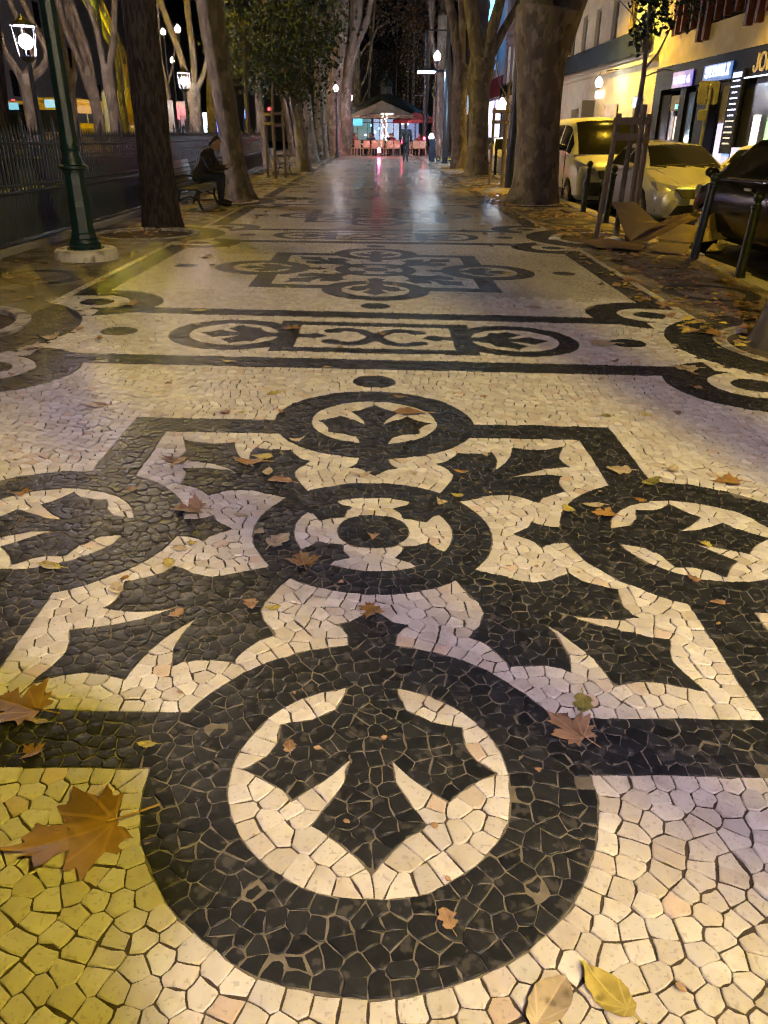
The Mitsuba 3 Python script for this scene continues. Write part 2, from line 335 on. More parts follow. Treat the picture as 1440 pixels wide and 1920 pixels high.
far_all = WALK.intersection(sbox(-8, -12, 8, 62)).difference(ZONE.buffer(-.05))
segs = [sbox(-8, a, 8, b) for a, b in [(-12, 0.55), (0.55, 3), (3, 6), (6, YN), (YN, 11), (11, 14), (14, 17), (17, 24), (24, 36), (36, 62)]]
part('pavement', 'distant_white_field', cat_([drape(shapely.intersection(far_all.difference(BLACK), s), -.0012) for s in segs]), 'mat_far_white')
part('pavement', 'distant_black_figures', cat_([drape(shapely.intersection(far_all.intersection(BLACK), s), -.0012) for s in segs]), 'mat_far_black')

# ------------------------------------------------------------------ materials of everything else
def tint(c, k): return tuple(float(v)*k for v in c)
def _bark(p, n, uv):
    g = fbm(p.x*3.2, p.y*3.2, p.z*1.6, 3); h = smoothstep(0.52, 0.60, fbm(p.x*7+3, p.y*7, p.z*3.2, 3)); k = smoothstep(0.60, 0.68, fbm(p.x*5+11, p.y*5+3, p.z*2.4+8, 3))
    c = mix((0.085, 0.066, 0.047), (0.15, 0.122, 0.09), g)
    return mix(mix(c, (0.22, 0.19, 0.14), h*0.6), (0.055, 0.047, 0.03), k*0.7)
def _barkb(p, n, uv): return fbm(p.x*9, p.y*9, p.z*3.5, 4)
mat('mat_plane_bark', proc(_bark), 0.85, (_barkb, 0.05, 8e-3))
def _darkbark(p, n, uv):
    g = fbm(p.x*24, p.y*24, p.z*4.0, 4); k = smoothstep(0.42, 0.62, fbm(p.x*34+2, p.y*34, p.z*6.5, 3))
    return mix(mix((0.010, 0.007, 0.005), (0.055, 0.039, 0.027), g), (0.006, 0.004, 0.003), k*0.8)
mat('mat_dark_bark', proc(_darkbark), 0.9, (lambda p, n, uv: fbm(p.x*26, p.y*26, p.z*4, 4), 0.06, 5e-3))
mat('mat_stake', proc(lambda p, n, uv: mix((0.10, 0.075, 0.045), (0.22, 0.165, 0.10), fbm(p.x*30, p.y*30, p.z*2.5, 3))), 0.8)
def metal(key, c, r=0.4, v=0.35): mat(key, proc(lambda p, n, uv: mix(tint(c, 1-v), tint(c, 1+v), fbm(p.x*9, p.y*9, p.z*5, 3))), r, specular=0.5)
metal('mat_green_iron', (0.006, 0.024, 0.026), 0.42); metal('mat_black_iron', (0.017, 0.021, 0.027), 0.38); metal('mat_fence_iron', (0.034, 0.041, 0.049), 0.36); metal('mat_bollard', (0.007, 0.011, 0.010), 0.5); metal('mat_navy_post', (0.014, 0.022, 0.042), 0.35)
mat('mat_pale_stone', proc(lambda p, n, uv: mix((0.42, 0.37, 0.30), (0.14, 0.115, 0.085), smoothstep(0.35, 0.75, fbm(p.x*11, p.y*11, p.z*20, 4)))), 0.8)
mat('mat_granite', proc(lambda p, n, uv: mix(mix((0.22, 0.20, 0.17), (0.38, 0.35, 0.30), noise(p.x*90, p.y*90, p.z*90)), (0.12, 0.09, 0.06), 0.6*smoothstep(0.45, 0.8, fbm(p.x*2, p.y*2, 0.0, 4)))), 0.75)
mat('mat_soil', proc(lambda p, n, uv: mix((0.035, 0.026, 0.016), (0.12, 0.088, 0.055), fbm(p.x*9, p.y*9, 0.0, 4))), 0.95, (lambda p, n, uv: fbm(p.x*25, p.y*25, 0.0, 4), 0.03, 4e-3))
def _verge(p, n, uv):
    j, c = _joint(p); g = fbm(p.x*1.5, p.y*1.1, 0.0, 4); d = smoothstep(0.38, 0.66, fbm(p.x*3+3, p.y*2, 2.0, 4))
    col = mix((0.17, 0.14, 0.10), (0.34, 0.30, 0.23), c*0.5+g*0.5)
    return mix(mix(col, (0.075, 0.055, 0.032), d*0.8), (0.05, 0.038, 0.024), (1-j)*0.7)
mat('mat_verge', proc(_verge), 0.55, (lambda p, n, uv: _joint(p)[0]*0.5+fbm(p.x*20, p.y*20, 0.0, 3), 0.006, 4e-3))
mat('mat_asphalt', proc(lambda p, n, uv: mix((0.022, 0.022, 0.022), (0.055, 0.053, 0.05), fbm(p.x*2, p.y*2, 0.0, 4))), 0.5, (lambda p, n, uv: noise(p.x*120, p.y*120, 0.0), 0.002))
mat('mat_leaf_green', (0.012, 0.024, 0.005), 0.65); mat('mat_leaf_olive', (0.05, 0.05, 0.012), 0.6); mat('mat_leaf_brown', (0.07, 0.045, 0.016), 0.7)
def leafmat(key, a, b): mat(key, proc(lambda p, n, uv: mix(mix(a, b, fbm(p.x*40, p.y*40, p.z*40, 3)), tint(a, .35), 0.7*smoothstep(0.72, 0.8, fbm(p.x*70+5, p.y*70, 0.0, 3)))), 0.55)
leafmat('mat_fall_orange', (0.36, 0.19, 0.05), (0.50, 0.30, 0.09)); leafmat('mat_fall_brown', (0.26, 0.145, 0.075), (0.40, 0.25, 0.14)); leafmat('mat_fall_yellow', (0.50, 0.36, 0.05), (0.62, 0.48, 0.10)); leafmat('mat_fall_olive', (0.16, 0.15, 0.035), (0.28, 0.24, 0.07)); leafmat('mat_fall_pale', (0.38, 0.29, 0.17), (0.52, 0.41, 0.26))
def plain(key, c, r=0.5, **kw): mat(key, proc(lambda p, n, uv: mix(tint(c, .8), tint(c, 1.15), fbm(p.x*2.5, p.y*2.5, p.z*2.5, 4))), r, **kw)
plain('mat_cream_wall', (0.52, 0.42, 0.27), 0.85); plain('mat_pink_wall', (0.40, 0.33, 0.30), 0.85); plain('mat_grey_wall', (0.22, 0.20, 0.18), 0.8); plain('mat_dark_front', (0.010, 0.010, 0.012), 0.65, specular=0.15)
plain('mat_dark_glass', (0.012, 0.013, 0.016), 0.12); plain('mat_red_wood', (0.10, 0.028, 0.018), 0.6); plain('mat_balcony', (0.012, 0.016, 0.014), 0.6, specular=0.12); plain('mat_roof', (0.16, 0.11, 0.10), 0.8)
plain('mat_white_paint', (0.62, 0.62, 0.62), 0.5); plain('mat_grey_plate', (0.095, 0.095, 0.10), 0.7); plain('mat_cardboard', (0.165, 0.125, 0.075), 0.85); plain('mat_kraft_dark', (0.13, 0.085, 0.045), 0.9)
mat('mat_lamp_base', proc(lambda p, n, uv: mix((0.62, 0.57, 0.50), (0.22, 0.18, 0.13), smoothstep(0.5, 0.8, fbm(p.x*13, p.y*13, p.z*5, 4)))), 0.8)
plain('mat_lit_stub', (0.5, 0.5, 0.5), 0.9); plain('mat_wicker', (0.50, 0.40, 0.27), 0.7); plain('mat_kiosk_green', (0.008, 0.012, 0.010), 0.5); plain('mat_canvas_beige', (0.15, 0.12, 0.08), 0.85); plain('mat_canvas_red', (0.30, 0.055, 0.05), 0.85)
plain('mat_rubber', (0.012, 0.012, 0.012), 0.8); plain('mat_chrome', (0.5, 0.5, 0.52), 0.2, metallic=0.9); plain('mat_plastic_black', (0.012, 0.012, 0.013), 0.45); plain('mat_yellow_paint', (0.62, 0.40, 0.03), 0.35); plain('mat_poster', (0.42, 0.37, 0.28), 0.6)
mat('mat_car_white', (0.46, 0.455, 0.44), 0.28, clearcoat=0.8, clearcoat_gloss=0.9); mat('mat_car_silver', (0.27, 0.265, 0.26), 0.30, metallic=0.3, clearcoat=0.9, clearcoat_gloss=0.9); mat('mat_car_black', (0.004, 0.0035, 0.003), 0.12, specular=0.35, clearcoat=0.4, clearcoat_gloss=0.98); mat('mat_car_dark', (0.03, 0.032, 0.036), 0.25, clearcoat=1.0)
mat('mat_car_glass', (0.010, 0.010, 0.010), 0.06, specular=0.7); mat('mat_lens', (0.35, 0.35, 0.36), 0.12, metallic=0.6, clearcoat=1.0); mat('mat_red_lens', (0.30, 0.01, 0.01), 0.2)
plain('mat_jacket', (0.015, 0.011, 0.013), 0.8); plain('mat_jeans', (0.012, 0.016, 0.028), 0.85); plain('mat_skin', (0.36, 0.21, 0.15), 0.55); plain('mat_hair', (0.012, 0.009, 0.008), 0.6); plain('mat_shoe', (0.02, 0.016, 0.012), 0.6); plain('mat_dark_coat', (0.018, 0.019, 0.024), 0.8); plain('mat_red_coat', (0.13, 0.022, 0.022), 0.8)
plain('mat_bench_slat', (0.10, 0.10, 0.11), 0.28)

# ------------------------------------------------------------------ ground: verges, tree pits, kerb, road
lft = sbox(-4.72, -12, -3.06, 62).difference(shapely.union_all([circ(x, y, 1.26) for x, y in PITS])); rgt = sbox(3.06, -12, 4.45, 62).difference(shapely.union_all([circ(x, y, 1.26) for x, y in PITS]))
for nm, rg in (('left', lft), ('right', rgt)):
    labels['verge_'+nm] = {'label': 'dirty leaf strewn mosaic strip along the '+('fence' if nm == 'left' else 'kerb'), 'kind': 'structure'}
    part('verge_'+nm, 'worn_white_field', cat_([drape(shapely.intersection(rg.difference(BLACK), s), 0.0) for s in segs]), 'mat_verge')
    part('verge_'+nm, 'worn_black_figures', cat_([drape(shapely.intersection(rg.intersection(BLACK), s), 0.0) for s in segs]), 'mat_far_black')
labels['tree_pits'] = {'label': 'bare earth in the round tree pits', 'kind': 'structure'}
for x, y in PITS:
    part('tree_pits', 'earth', drape(circ(x, y, .75), -.03), 'mat_soil')
    for k in range(10):
        a0, a1 = k*math.pi/5+.015, (k+1)*math.pi/5-.015; A = np.linspace(a0, a1, 6)
        q = Polygon([(x+.86*math.cos(a), y+.86*math.sin(a)) for a in A]+[(x+.745*math.cos(a), y+.745*math.sin(a)) for a in A[::-1]])
        part('tree_pits', 'rim_stone', ext(q, .10, float(gz(x, y))-.092), 'mat_pale_stone')
for k in range(34):
    y0 = -6+k*1.6
    part('kerb', 'kerb_stone', bx(.27, 1.575, .2, (4.59+.012*max(0, y0-9), y0+.8, float(gz(4.45, y0+.8))-.095), bev=.012), 'mat_granite')
labels['kerb'] = {'label': 'pale granite kerb along the parked cars', 'kind': 'structure'}; _used['kerb'] = 0
ground = grid_drape(-120, 140, -60, 260, 0, 4, 8); ground.vertices[:, 2] = -.42
part('ground', 'earth_base', ground, 'mat_soil'); labels['ground'] = {'label': 'dark ground under the whole avenue', 'kind': 'structure'}
def flatsheet(x0, x1, y0, y1, z):
    v = np.array([[x0, y0, z], [x1, y0, z], [x1, y1, z], [x0, y1, z]], float); return trimesh.Trimesh(v, [[0, 1, 2], [0, 2, 3]], process=False)
whole('road_right', 'dark asphalt service road beside the shops', None, flatsheet(4.5, 9.6, -20, 150, -.24), 'mat_asphalt', kind='structure'); labels['road_right'].pop('category', 0)
whole('sidewalk_right', 'pale paved sidewalk in front of the shops', None, bx(6, 170, .14, (12.6, 65, -.18)), 'mat_verge', kind='structure')
whole('road_left', 'dark asphalt avenue beyond the iron fence', None, flatsheet(-32, -9.5, -20, 200, -.26), 'mat_asphalt', kind='structure')
whole('sidewalk_left', 'pale side pavement beyond the iron fence', None, bx(4.76, 180, .3, (-7.12, 60, -.17)), 'mat_verge', kind='structure')
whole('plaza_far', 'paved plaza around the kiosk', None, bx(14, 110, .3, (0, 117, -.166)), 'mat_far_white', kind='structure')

# ------------------------------------------------------------------ lamps
def glow(key, p, r, col, I, w=1.0, name='bulb', sub=2):
    s = trimesh.creation.icosphere(sub, r); s.apply_translation(p)
    return part(key, name, s, 'mat_lit_stub', True, emit=np.array(col)*I/(math.pi*r*r), weight=w)
def lantern(key, x, y, z, r, h, col, I, w=1.0, bars=6, bw=.012, a0=0.0, iron='mat_black_iron', bulb=.05, bh=.5):
    """a glazed lantern: iron bars, roof, base, finial and a bulb"""
    for k in range(bars):
        a = a0+2*math.pi*k/bars; c, s = math.cos(a), math.sin(a)
        part(key, 'frame_bar', bar((x+r*.72*c, y+r*.72*s, z), (x+r*c, y+r*s, z+h), bw, 4), iron)
    part(key, 'roof', lathe([(0, h+r*.9), (.06*r, h+r*.85), (r*.5, h+r*.42), (r*1.08, h+.02), (r*1.08, h), (0, h)], 12, (x, y, z)), iron)
    part(key, 'base_cup', lathe([(0, -.12), (r*.3, -.1), (r*.74, -.012), (r*.74, 0), (0, 0)], 12, (x, y, z)), iron)
    glow(key, (x, y, z+h*bh), bulb, col, I, w)
def globe_lantern(key, x, y, z, r, col, I, w=.5):
    """frosted pear shaped lantern glass that shines itself, with an iron cap and foot"""
    g = lathe([(0, -r*.8), (r*.42, -r*.72), (r*.72, -r*.1), (r*.66, r*.30), (r*.40, r*.62), (r*.12, r*.95), (0, r)], 12, (x, y, z))
    part(key, 'cap', lathe([(0, r*1.02), (r*.14, r*.97), (r*.10, r*1.3), (.02*r, r*1.7), (0, r*1.7)], 8, (x, y, z)), 'mat_black_iron'); part(key, 'cup', lathe([(0, -r*1.05), (r*.3, -r), (r*.46, -r*.76), (0, -r*.8)], 8, (x, y, z)), 'mat_black_iron')
    part(key, 'glass', g, 'mat_lit_stub', True, emit=np.array(col)*I/(math.pi*r*r), weight=w)
def post(key, x, y, h, r0, r1, m, z0=None, n=14, dy=0):
    z0 = float(gz(x, y)) if z0 is None else z0
    part(key, 'post', lathe([(0, 0), (r0*2.1, 0), (r0*2.1, .10), (r0*1.5, .18), (r0*1.25, .34), (r0, .40), (r0, 1.0), (r0*1.35, 1.04), (r0*1.35, 1.12), (r1, 1.22), (r1*.8, h), (0, h)], n, (x, y, z0)), m)
# the green post close on the left
LX, LY = -3.66, 10.25; lz = float(gz(LX, LY))
k = thing('lamp_post', 'green cast iron lamp post on a round white stone base', 'lamp post')
part(k, 'stone_base', lathe([(0, -.1), (.37, -.1), (.385, .0), (.38, .10), (.355, .125), (0, .125)], 40, (LX, LY, lz)), 'mat_lamp_base', 30)
part(k, 'foot', lathe([(0, .12), (.225, .12), (.225, .135), (.19, .145), (.195, .18), (.175, .20), (.17, .235), (.15, .25), (0, .25)], 32, (LX, LY, lz)), 'mat_green_iron', 30)
part(k, 'lower_shaft', lathe([(0, .25), (.158, .25), (.155, .30), (.140, .32), (.132, .62), (.130, .64), (.130, .655), (.127, .67), (.118, .98), (.122, .985), (.122, 1.0), (0, 1.0)], 8, (LX, LY, lz)), 'mat_green_iron')
part(k, 'collar', lathe([(0, 1.0), (.125, 1.0), (.13, 1.03), (.165, 1.045), (.165, 1.075), (.13, 1.09), (.118, 1.15), (.10, 1.20), (.105, 1.24), (.12, 1.25), (.105, 1.28), (.098, 1.33), (0, 1.33)], 28, (LX, LY, lz)), 'mat_green_iron', 40)
fl = lathe([(0, 1.33), (.098, 1.33), (.092, 1.5), (.075, 3.6), (.10, 3.65), (.10, 3.7), (.07, 3.75), (.05, 4.1), (0, 4.1)], 32, (LX, LY, lz)); v = fl.vertices; aa = np.arctan2(v[:, 1]-LY, v[:, 0]-LX); rr = 1+.06*np.cos(8*aa); v[:, 0] = LX+(v[:, 0]-LX)*rr; v[:, 1] = LY+(v[:, 1]-LY)*rr; fl.vertices = v
part(k, 'fluted_shaft', fl, 'mat_green_iron', 40)
lantern(k, LX, LY, lz+4.2, .26, .55, LED, 5)
# two lanterns behind the viewer whose light falls on the mosaic: their frame bars throw the long soft bands of shade
k = thing('lamp_post', 'green lamp post with a yellow lantern behind the viewer', 'lamp post')
post(k, 3.33, -1.28, 5.1, .10, .075, 'mat_green_iron')
lantern(k, 3.33, -1.28, 5.0, .24, .7, YELLOW, 66, 2.5, bh=.75, bars=12, bw=.0125, a0=math.radians(102.4), bulb=.009)
k = thing('lamp_post', 'green lamp post with a white lantern behind the viewer', 'lamp post')
post(k, 1.0, -2.0, 3.8, .10, .075, 'mat_green_iron')
lantern(k, 1.0, -2.0, 3.7, .26, .6, LED, 40, 3.0, bars=4, bw=.010, a0=math.radians(45), bulb=.06)
# lamps seen in the picture
def seen_lamp(name, label, px, py, y, r, col, I, base=True, kind='globe', w=.5, group=None, m='mat_navy_post', pr=.06):
    p = pixd(px, py, y); k = thing(name, label, 'lamp post', group)
    z0 = float(gz(p[0], p[1])) if abs(p[0]) < 5 else -.05
    if base: part(k, 'post', lathe([(0, 0), (pr*2, 0), (pr*2, .3), (pr*1.2, .5), (pr*1.2, 1.0), (pr, 1.1), (pr*.8, p[2]-r-z0), (0, p[2]-r-z0)], 12, (p[0], p[1], z0)), m)
    if kind == 'globe': globe_lantern(k, *p, r, col, I, w)
    else: lantern(k, p[0], p[1], p[2]-.3, r, .6, col, I, w, bulb=.155)
    return p
seen_lamp('lamp_post', 'bright white four sided lantern on a post beyond the fence at the far left', 48, 78, 20.5, .27, LED, 40, kind='lantern', w=1.0)
seen_lamp('lamp_post', 'white lantern glowing in front of a forked tree beyond the fence', 345, 152, 38, .27, LED, 55, kind='lantern', w=1.0)
seen_lamp('lamp_post', 'large white pear shaped lantern between the pale trunks left of the kiosk', 630, 166, 58, .22, LED, 110)
LEDB = (0.55, 0.78, 1.0)
for px, py, y, r, lb, col in [(428, 186, 75, .36, 'white pear lantern above a blue shop light beyond the fence', LED), (487, 184, 80, .34, 'white pear lantern second beyond the fence, near a red light', LED), (628, 200, 64, .20, 'small white lantern on a dark post against the tree left of the kiosk', LED), (656, 186, 75, .26, 'slim white lantern just left of the kiosk roof', LED),
        (820, 106, 60, .34, 'white pear lantern hanging under the street light arm', LEDB), (809, 257, 56, .24, 'low white pear lantern right of the kiosk', LEDB), (941, 198, 45, .36, 'round white lantern behind the staked sapling on the right', LEDB), (836, 258, 62, .16, 'tiny white light beside the dark post right of the kiosk', LED)]:
    seen_lamp('lamp_post', lb, px, py, y, r, col, 22, w=.25, pr=.05)
for px, py, y, lb in [(333, 55, 45, 'orange street light high among the branches beyond the fence'), (323, 113, 60, 'amber street light low among the branches beyond the fence'), (200, 150, 40, 'torch like amber light among the leaning trunks'), (613, 116, 70, 'amber light high in the trees left of the kiosk'), (306, 60, 52, 'small yellow light beside the dark trunk')]:
    p = pixd(px, py, y); k = thing('street_light', lb, 'street light'); globe_lantern(k, *p, .20, (1, .6, .12), 16, .2)
    part(k, 'pole', bar((p[0], p[1], -.1), (p[0], p[1], p[2]-.15), .05, 8), 'mat_black_iron')
# tall post with a lit arm, right of the kiosk
k = thing('street_light', 'tall dark post with a cold white light on a side arm', 'street light')
b = pix(834, 306); y = b[1]; P = lambda px, py: pixd(px, py, y)
part(k, 'post', tube([b, P(838, 130), P(842, 55), P(843, -140)], [.17, .13, .11, .08], 10), 'mat_navy_post')
part(k, 'arm', bar(P(839, 134), P(800, 133), .05, 8), 'mat_black_iron'); part(k, 'upper_arm', bar(P(842, 57), P(803, 56), .04, 8), 'mat_black_iron'); part(k, 'hanger', bar(P(803, 56), P(803, 132), .035, 6), 'mat_black_iron')
h = P(799, 136); part(k, 'lamp_head', bx(1.0, .4, .16, h+np.array([0, 0, .13]), bev=.03), 'mat_black_iron'); part(k, 'lamp_glass', bx(.9, .36, .1, h), 'mat_lit_stub', emit=np.array((.6, .82, 1.0))*190, weight=1.0)
k = thing('street_light', 'slim dark post beside the red parasol', 'street light'); b = pix(797, 292); P = lambda px, py: pixd(px, py, b[1])
part(k, 'post', tube([b, P(800, 60)], [.16, .12], 8), 'mat_black_iron'); part(k, 'arm', bar(P(798, 179), P(775, 178), .05, 6), 'mat_black_iron')
# navy post in front of the thick trunk on the right; its lamp is above the picture
k = thing('street_light', 'navy steel post close to the thick mottled trunk on the right', 'street light')
b = pix(955, 352); P = lambda px, py: pixd(px, py, b[1])
part(k, 'post', tube([b, P(959, 290), P(965, 231), P(974, 100), P(983, -20), P(992, -160)], [.16, .16, .15, .14, .12, .10], 14), 'mat_navy_post', 40)
t = P(992, -160); part(k, 'arm', bar(t, (7.4, t[1], t[2]+.5), .05, 8), 'mat_navy_post')
def head(key, p, col, I, cut, beam, w=1.0, tilt=0.0):
    part(key, 'lamp_head', bx(.32, .7, .14, p, bev=.03), 'mat_black_iron')
    s = trimesh.creation.icosphere(2, .09); s.apply_translation((p[0], p[1], p[2]-.12)); part(key, 'lamp_bulb', s, 'mat_lit_stub', emit=np.array(col)*6, weight=.05)
    scene[key+'__beam'] = {'type': 'spot', 'intensity': {'type': 'rgb', 'value': (np.array(col)*I).tolist()}, 'cutoff_angle': cut, 'beam_width': beam, 'sampling_weight': w,
        'to_world': T().look_at(origin=[p[0], p[1], p[2]-.26], target=[p[0]+tilt, p[1]+.01, 0], up=[0, 1, 0])}
head(k, (7.4, t[1], t[2]+.5), SODIUM, 150, 44, 28)
for y, z in ((5, 8.6), (15, 8.6), (24, 8.6), (40, 9)):
    k = thing('street_light', f'sodium street light on a wall bracket above the parked cars, {dict(zip((5, 15, 24, 40), ("first", "second", "third", "fourth")))[y]} along the street', 'street light')
    part(k, 'bracket', tube([(12.0, y, z-.4), (10.5, y, z+.1), (8.0, y, z+.12)], .04, 8), 'mat_black_iron'); head(k, (7.7, y, z), SODIUM, {5: 150, 15: 230, 24: 250, 40: 330}[y], 47 if y < 30 else 58, 30, 1.0, {5: 2.2, 15: 2.4, 24: 2.6, 40: 3.5}[y])
for x, y, lb in ((-8.6, 20, 'sodium street light above the leaning trees beyond the fence'), (-9.0, 36, 'second sodium street light above the trees beyond the fence'), (-10, 60, 'third sodium street light above the trees beyond the fence')):
    k = thing('street_light', lb, 'street light'); part(k, 'pole', bar((x, y, -.1), (x, y, 10.4), .09, 8), 'mat_black_iron'); head(k, (x+.3, y, 10.5), SODIUM, 42, 75, 50)

k = thing('street_light', 'sodium lamp high beside the leaning trees, hidden behind the dark barked trunk', 'street light')
part(k, 'pole', bar((-9.9, 32.5, -.1), (-9.9, 32.5, 7.3), .07, 8), 'mat_black_iron'); part(k, 'arm', bar((-9.9, 32.5, 7.3), (-10.5, 32.2, 7.3), .03, 6), 'mat_black_iron'); part(k, 'shade', lathe([(0, .3), (.12, .28), (.42, .06), (.42, .03), (0, .1)], 16, (-10.6, 32.2, 7.05)), 'mat_black_iron'); glow(k, (-10.6, 32.2, 7.0), .13, (1.0, .74, .03), 90, .8)

# ------------------------------------------------------------------ trees
def limb_mesh(pts, rad, n=12, seed=0, rough=.07, flare=0.0):
    p = np.asarray(pts, float); r = np.asarray(rad, float)
    t = np.r_[0, np.cumsum(np.linalg.norm(np.diff(p, axis=0), axis=1))]; m = max(4, int(t[-1]/.22)); s = np.linspace(0, t[-1], m)
    from scipy.interpolate import PchipInterpolator as PC
    q = np.stack([PC(t, p[:, k])(s) for k in range(3)], 1); rr = PC(t, r)(s)
    if flare: rr = rr*(1+flare*np.exp(-s/.30))
    tm = tube(q, rr, n); v = tm.vertices; body = v[:m*n].reshape(m, n, 3)
    c = q[:, None]; d = body-c; sc = 1+rough*2*(meshkit.fbm(body*np.array([2.2, 2.2, 1.3])+seed*7.3, 3, seed)-.5)*1.6
    if flare: sc = sc+flare*.35*np.exp(-s/.25)[:, None]*np.cos(np.arange(n)*2*np.pi/n*5+seed)[None]
    v[:m*n] = (c+d*sc[..., None]).reshape(-1, 3); tm.vertices = v
    return tm
def tree(name, label, y, trunk, limbs=(), bark='mat_plane_bark', group=None, cat='tree', seed=0, flare=.28, n=14, twigs=(), up=True, leaves=(), dy=0.6):
    """a tree standing at distance y. trunk and limbs: measured points (px, py, width px) of the photograph; every limb leans to or fro as well"""
    k = thing(name, label, cat, group); rnd = np.random.default_rng(100+seed)
    mpp = np.linalg.norm(pixd(721, 300, y)-pixd(720, 300, y))
    def conv(ps, lean):
        out, rad = [], []; base = ps[0][1]
        for i, (px, py, w) in enumerate(ps):
            yy = y+lean*(base-py)/100.0*mpp*14
            out.append(pixd(px, py, yy)); rad.append(w*mpp/2)
        return out, rad
    p, r = conv(trunk, 0); p[0][2] -= .12
    if up and not limbs:
        e = p[-1]-p[-2]; e /= np.linalg.norm(e); p.append(p[-1]+e*2.5); r.append(r[-1]*.8)
    part(k, 'trunk', limb_mesh(p, r, n, seed, flare=flare), bark, 60)
    for i, l in enumerate(limbs):
        q, rr = conv(l, rnd.uniform(-dy, dy))
        if up and l[-1][1] < 25:
            e = q[-1]-q[-2]; e /= np.linalg.norm(e); e[2] += .35; e /= np.linalg.norm(e)
            q += [q[-1]+e*2.2, q[-1]+e*4.6+rnd.normal(0, .35, 3)]; rr += [rr[-1]*.75, rr[-1]*.35]
        part(k, 'limb', limb_mesh(q, rr, max(8, n-4), seed+i+1), bark, 60)
    for i, l in enumerate(twigs):
        q, rr = conv(l, rnd.uniform(-1, 1)); part(k, 'twig', tube(q, rr, 5), bark, 60)
    for (px, py, wx, hy, cnt, sz, m) in leaves:
        c = pixd(px, py, y); R = np.array([wx*mpp/2, max(wx*mpp/2, .5)*.9, hy*mpp/2]); part(k, 'crown', leaf_cloud(c, R, cnt, sz, seed+px), m, kind='stuff')
    return k
LV = np.array([(0, -.5), (.32, -.16), (.42, .1), (.2, .16), (0, .5), (-.2, .16), (-.42, .1), (-.32, -.16)])
def leaf_cloud(c, R, n, size, seed, clump=9):
    rnd = np.random.default_rng(int(abs(seed))+3); g = rnd.normal(0, 1, (max(3, n//clump), 3)); g /= np.linalg.norm(g, axis=1, keepdims=True); g *= rnd.uniform(.15, 1, (len(g), 1))**.5
    pos = g[rnd.integers(0, len(g), n)]+rnd.normal(0, .16, (n, 3)); pos = c+pos*R
    a = rnd.normal(0, 1, (n, 3)); a /= np.linalg.norm(a, axis=1, keepdims=True); b = np.cross(a, rnd.normal(0, 1, (n, 3))); b /= np.linalg.norm(b, axis=1, keepdims=True)
    s = size*rnd.uniform(.6, 1.25, (n, 1, 1)); v = pos[:, None]+s*(LV[None, :, :1]*a[:, None]+LV[None, :, 1:]*b[:, None]); nrm = np.cross(a, b)
    v = v+(np.abs(LV[None, :, :1])*.35*s)*nrm[:, None]
    f = np.array([(0, 1, 7), (1, 2, 3), (7, 5, 6), (1, 3, 7), (7, 3, 5), (3, 4, 5)]); F = (np.arange(n)[:, None, None]*8+f[None]).reshape(-1, 3)
    return trimesh.Trimesh(v.reshape(-1, 3), F, process=False)
tree('tree', 'straight dark barked tree close to the green lamp post on the left', 14.4, [(307, 424, 78), (302, 400, 72), (294, 330, 66), (283, 220, 62), (272, 120, 60), (260, 0, 57), (252, -110, 52)], bark='mat_dark_bark', seed=1, flare=.10)
tree('tree', 'mottled plane tree right behind the man on the bench', 21.0, [(452, 368, 54), (447, 345, 46), (436, 290, 40), (425, 210, 42), (408, 110, 42), (392, 0, 46), (385, -60, 46)], [[(388, 20, 34), (370, -60, 26), (352, -140, 20)]], seed=2)
tree('tree', 'massive mottled plane trunk on the right beside the navy post', 20.3, [(994, 380, 94), (1003, 345, 84), (1008, 250, 79), (1012, 160, 82), (1020, 70, 102), (1028, 20, 114)],
    [[(1020, 75, 70), (1006, 0, 56), (998, -80, 44)], [(1035, 90, 70), (1062, 20, 58), (1090, -40, 48), (1120, -120, 36)]], seed=3, n=22, flare=.3)
tree('tree', 'orange lit plane tree forking into three limbs on the right', 34.4, [(894, 328, 47), (895, 300, 40), (897, 220, 36), (900, 150, 42), (905, 110, 48)],
    [[(902, 130, 32), (890, 60, 25), (880, 0, 22), (872, -70, 18)], [(908, 125, 28), (922, 60, 20), (938, 0, 17), (950, -60, 14)], [(911, 125, 20), (945, 55, 14), (970, 10, 12), (990, -40, 9)]], seed=4, n=18)
tree('tree', 'grey shaded plane trunk just left of the orange lit one', 41, [(861, 318, 32), (861, 280, 29), (860, 200, 30), (864, 120, 26)], [[(863, 125, 22), (850, 40, 18), (838, -20, 15)], [(864, 120, 17), (866, 40, 14), (864, -10, 12)]], seed=5)
tree('tree', 'leaning brown tree between the near bench and the second bench on the left', 37, [(570, 322, 30), (567, 290, 24), (558, 220, 22), (545, 160, 20), (530, 115, 17)], [[(538, 140, 12), (520, 90, 9), (498, 30, 7)], [(550, 175, 13), (572, 110, 9), (590, 50, 7)]], seed=6, leaves=[(560, 100, 150, 190, 1700, .17, 'mat_leaf_green'), (520, 60, 130, 120, 900, .17, 'mat_leaf_green'), (555, 165, 70, 60, 420, .15, 'mat_leaf_olive')])
tree('tree', 'plane tree standing right behind the dark lamp post on the left', 47, [(588, 307, 24), (582, 260, 19), (576, 200, 17), (571, 140, 15), (566, 80, 12)], [[(570, 130, 9), (580, 60, 8), (596, 0, 7)]], seed=7)
tree('tree', 'dim plane trunk behind the pink lit bench', 55, [(606, 298, 24), (602, 250, 22), (600, 180, 21), (598, 110, 19), (600, 30, 17)], [[(600, 150, 10), (612, 80, 8), (622, 10, 7)]], seed=8)
tree('tree', 'slender pale trunk in front of the big pale trees left of the kiosk', 50, [(612, 294, 9), (607, 240, 8), (603, 170, 7), (598, 110, 6), (608, 60, 5), (618, 0, 4)], seed=9)
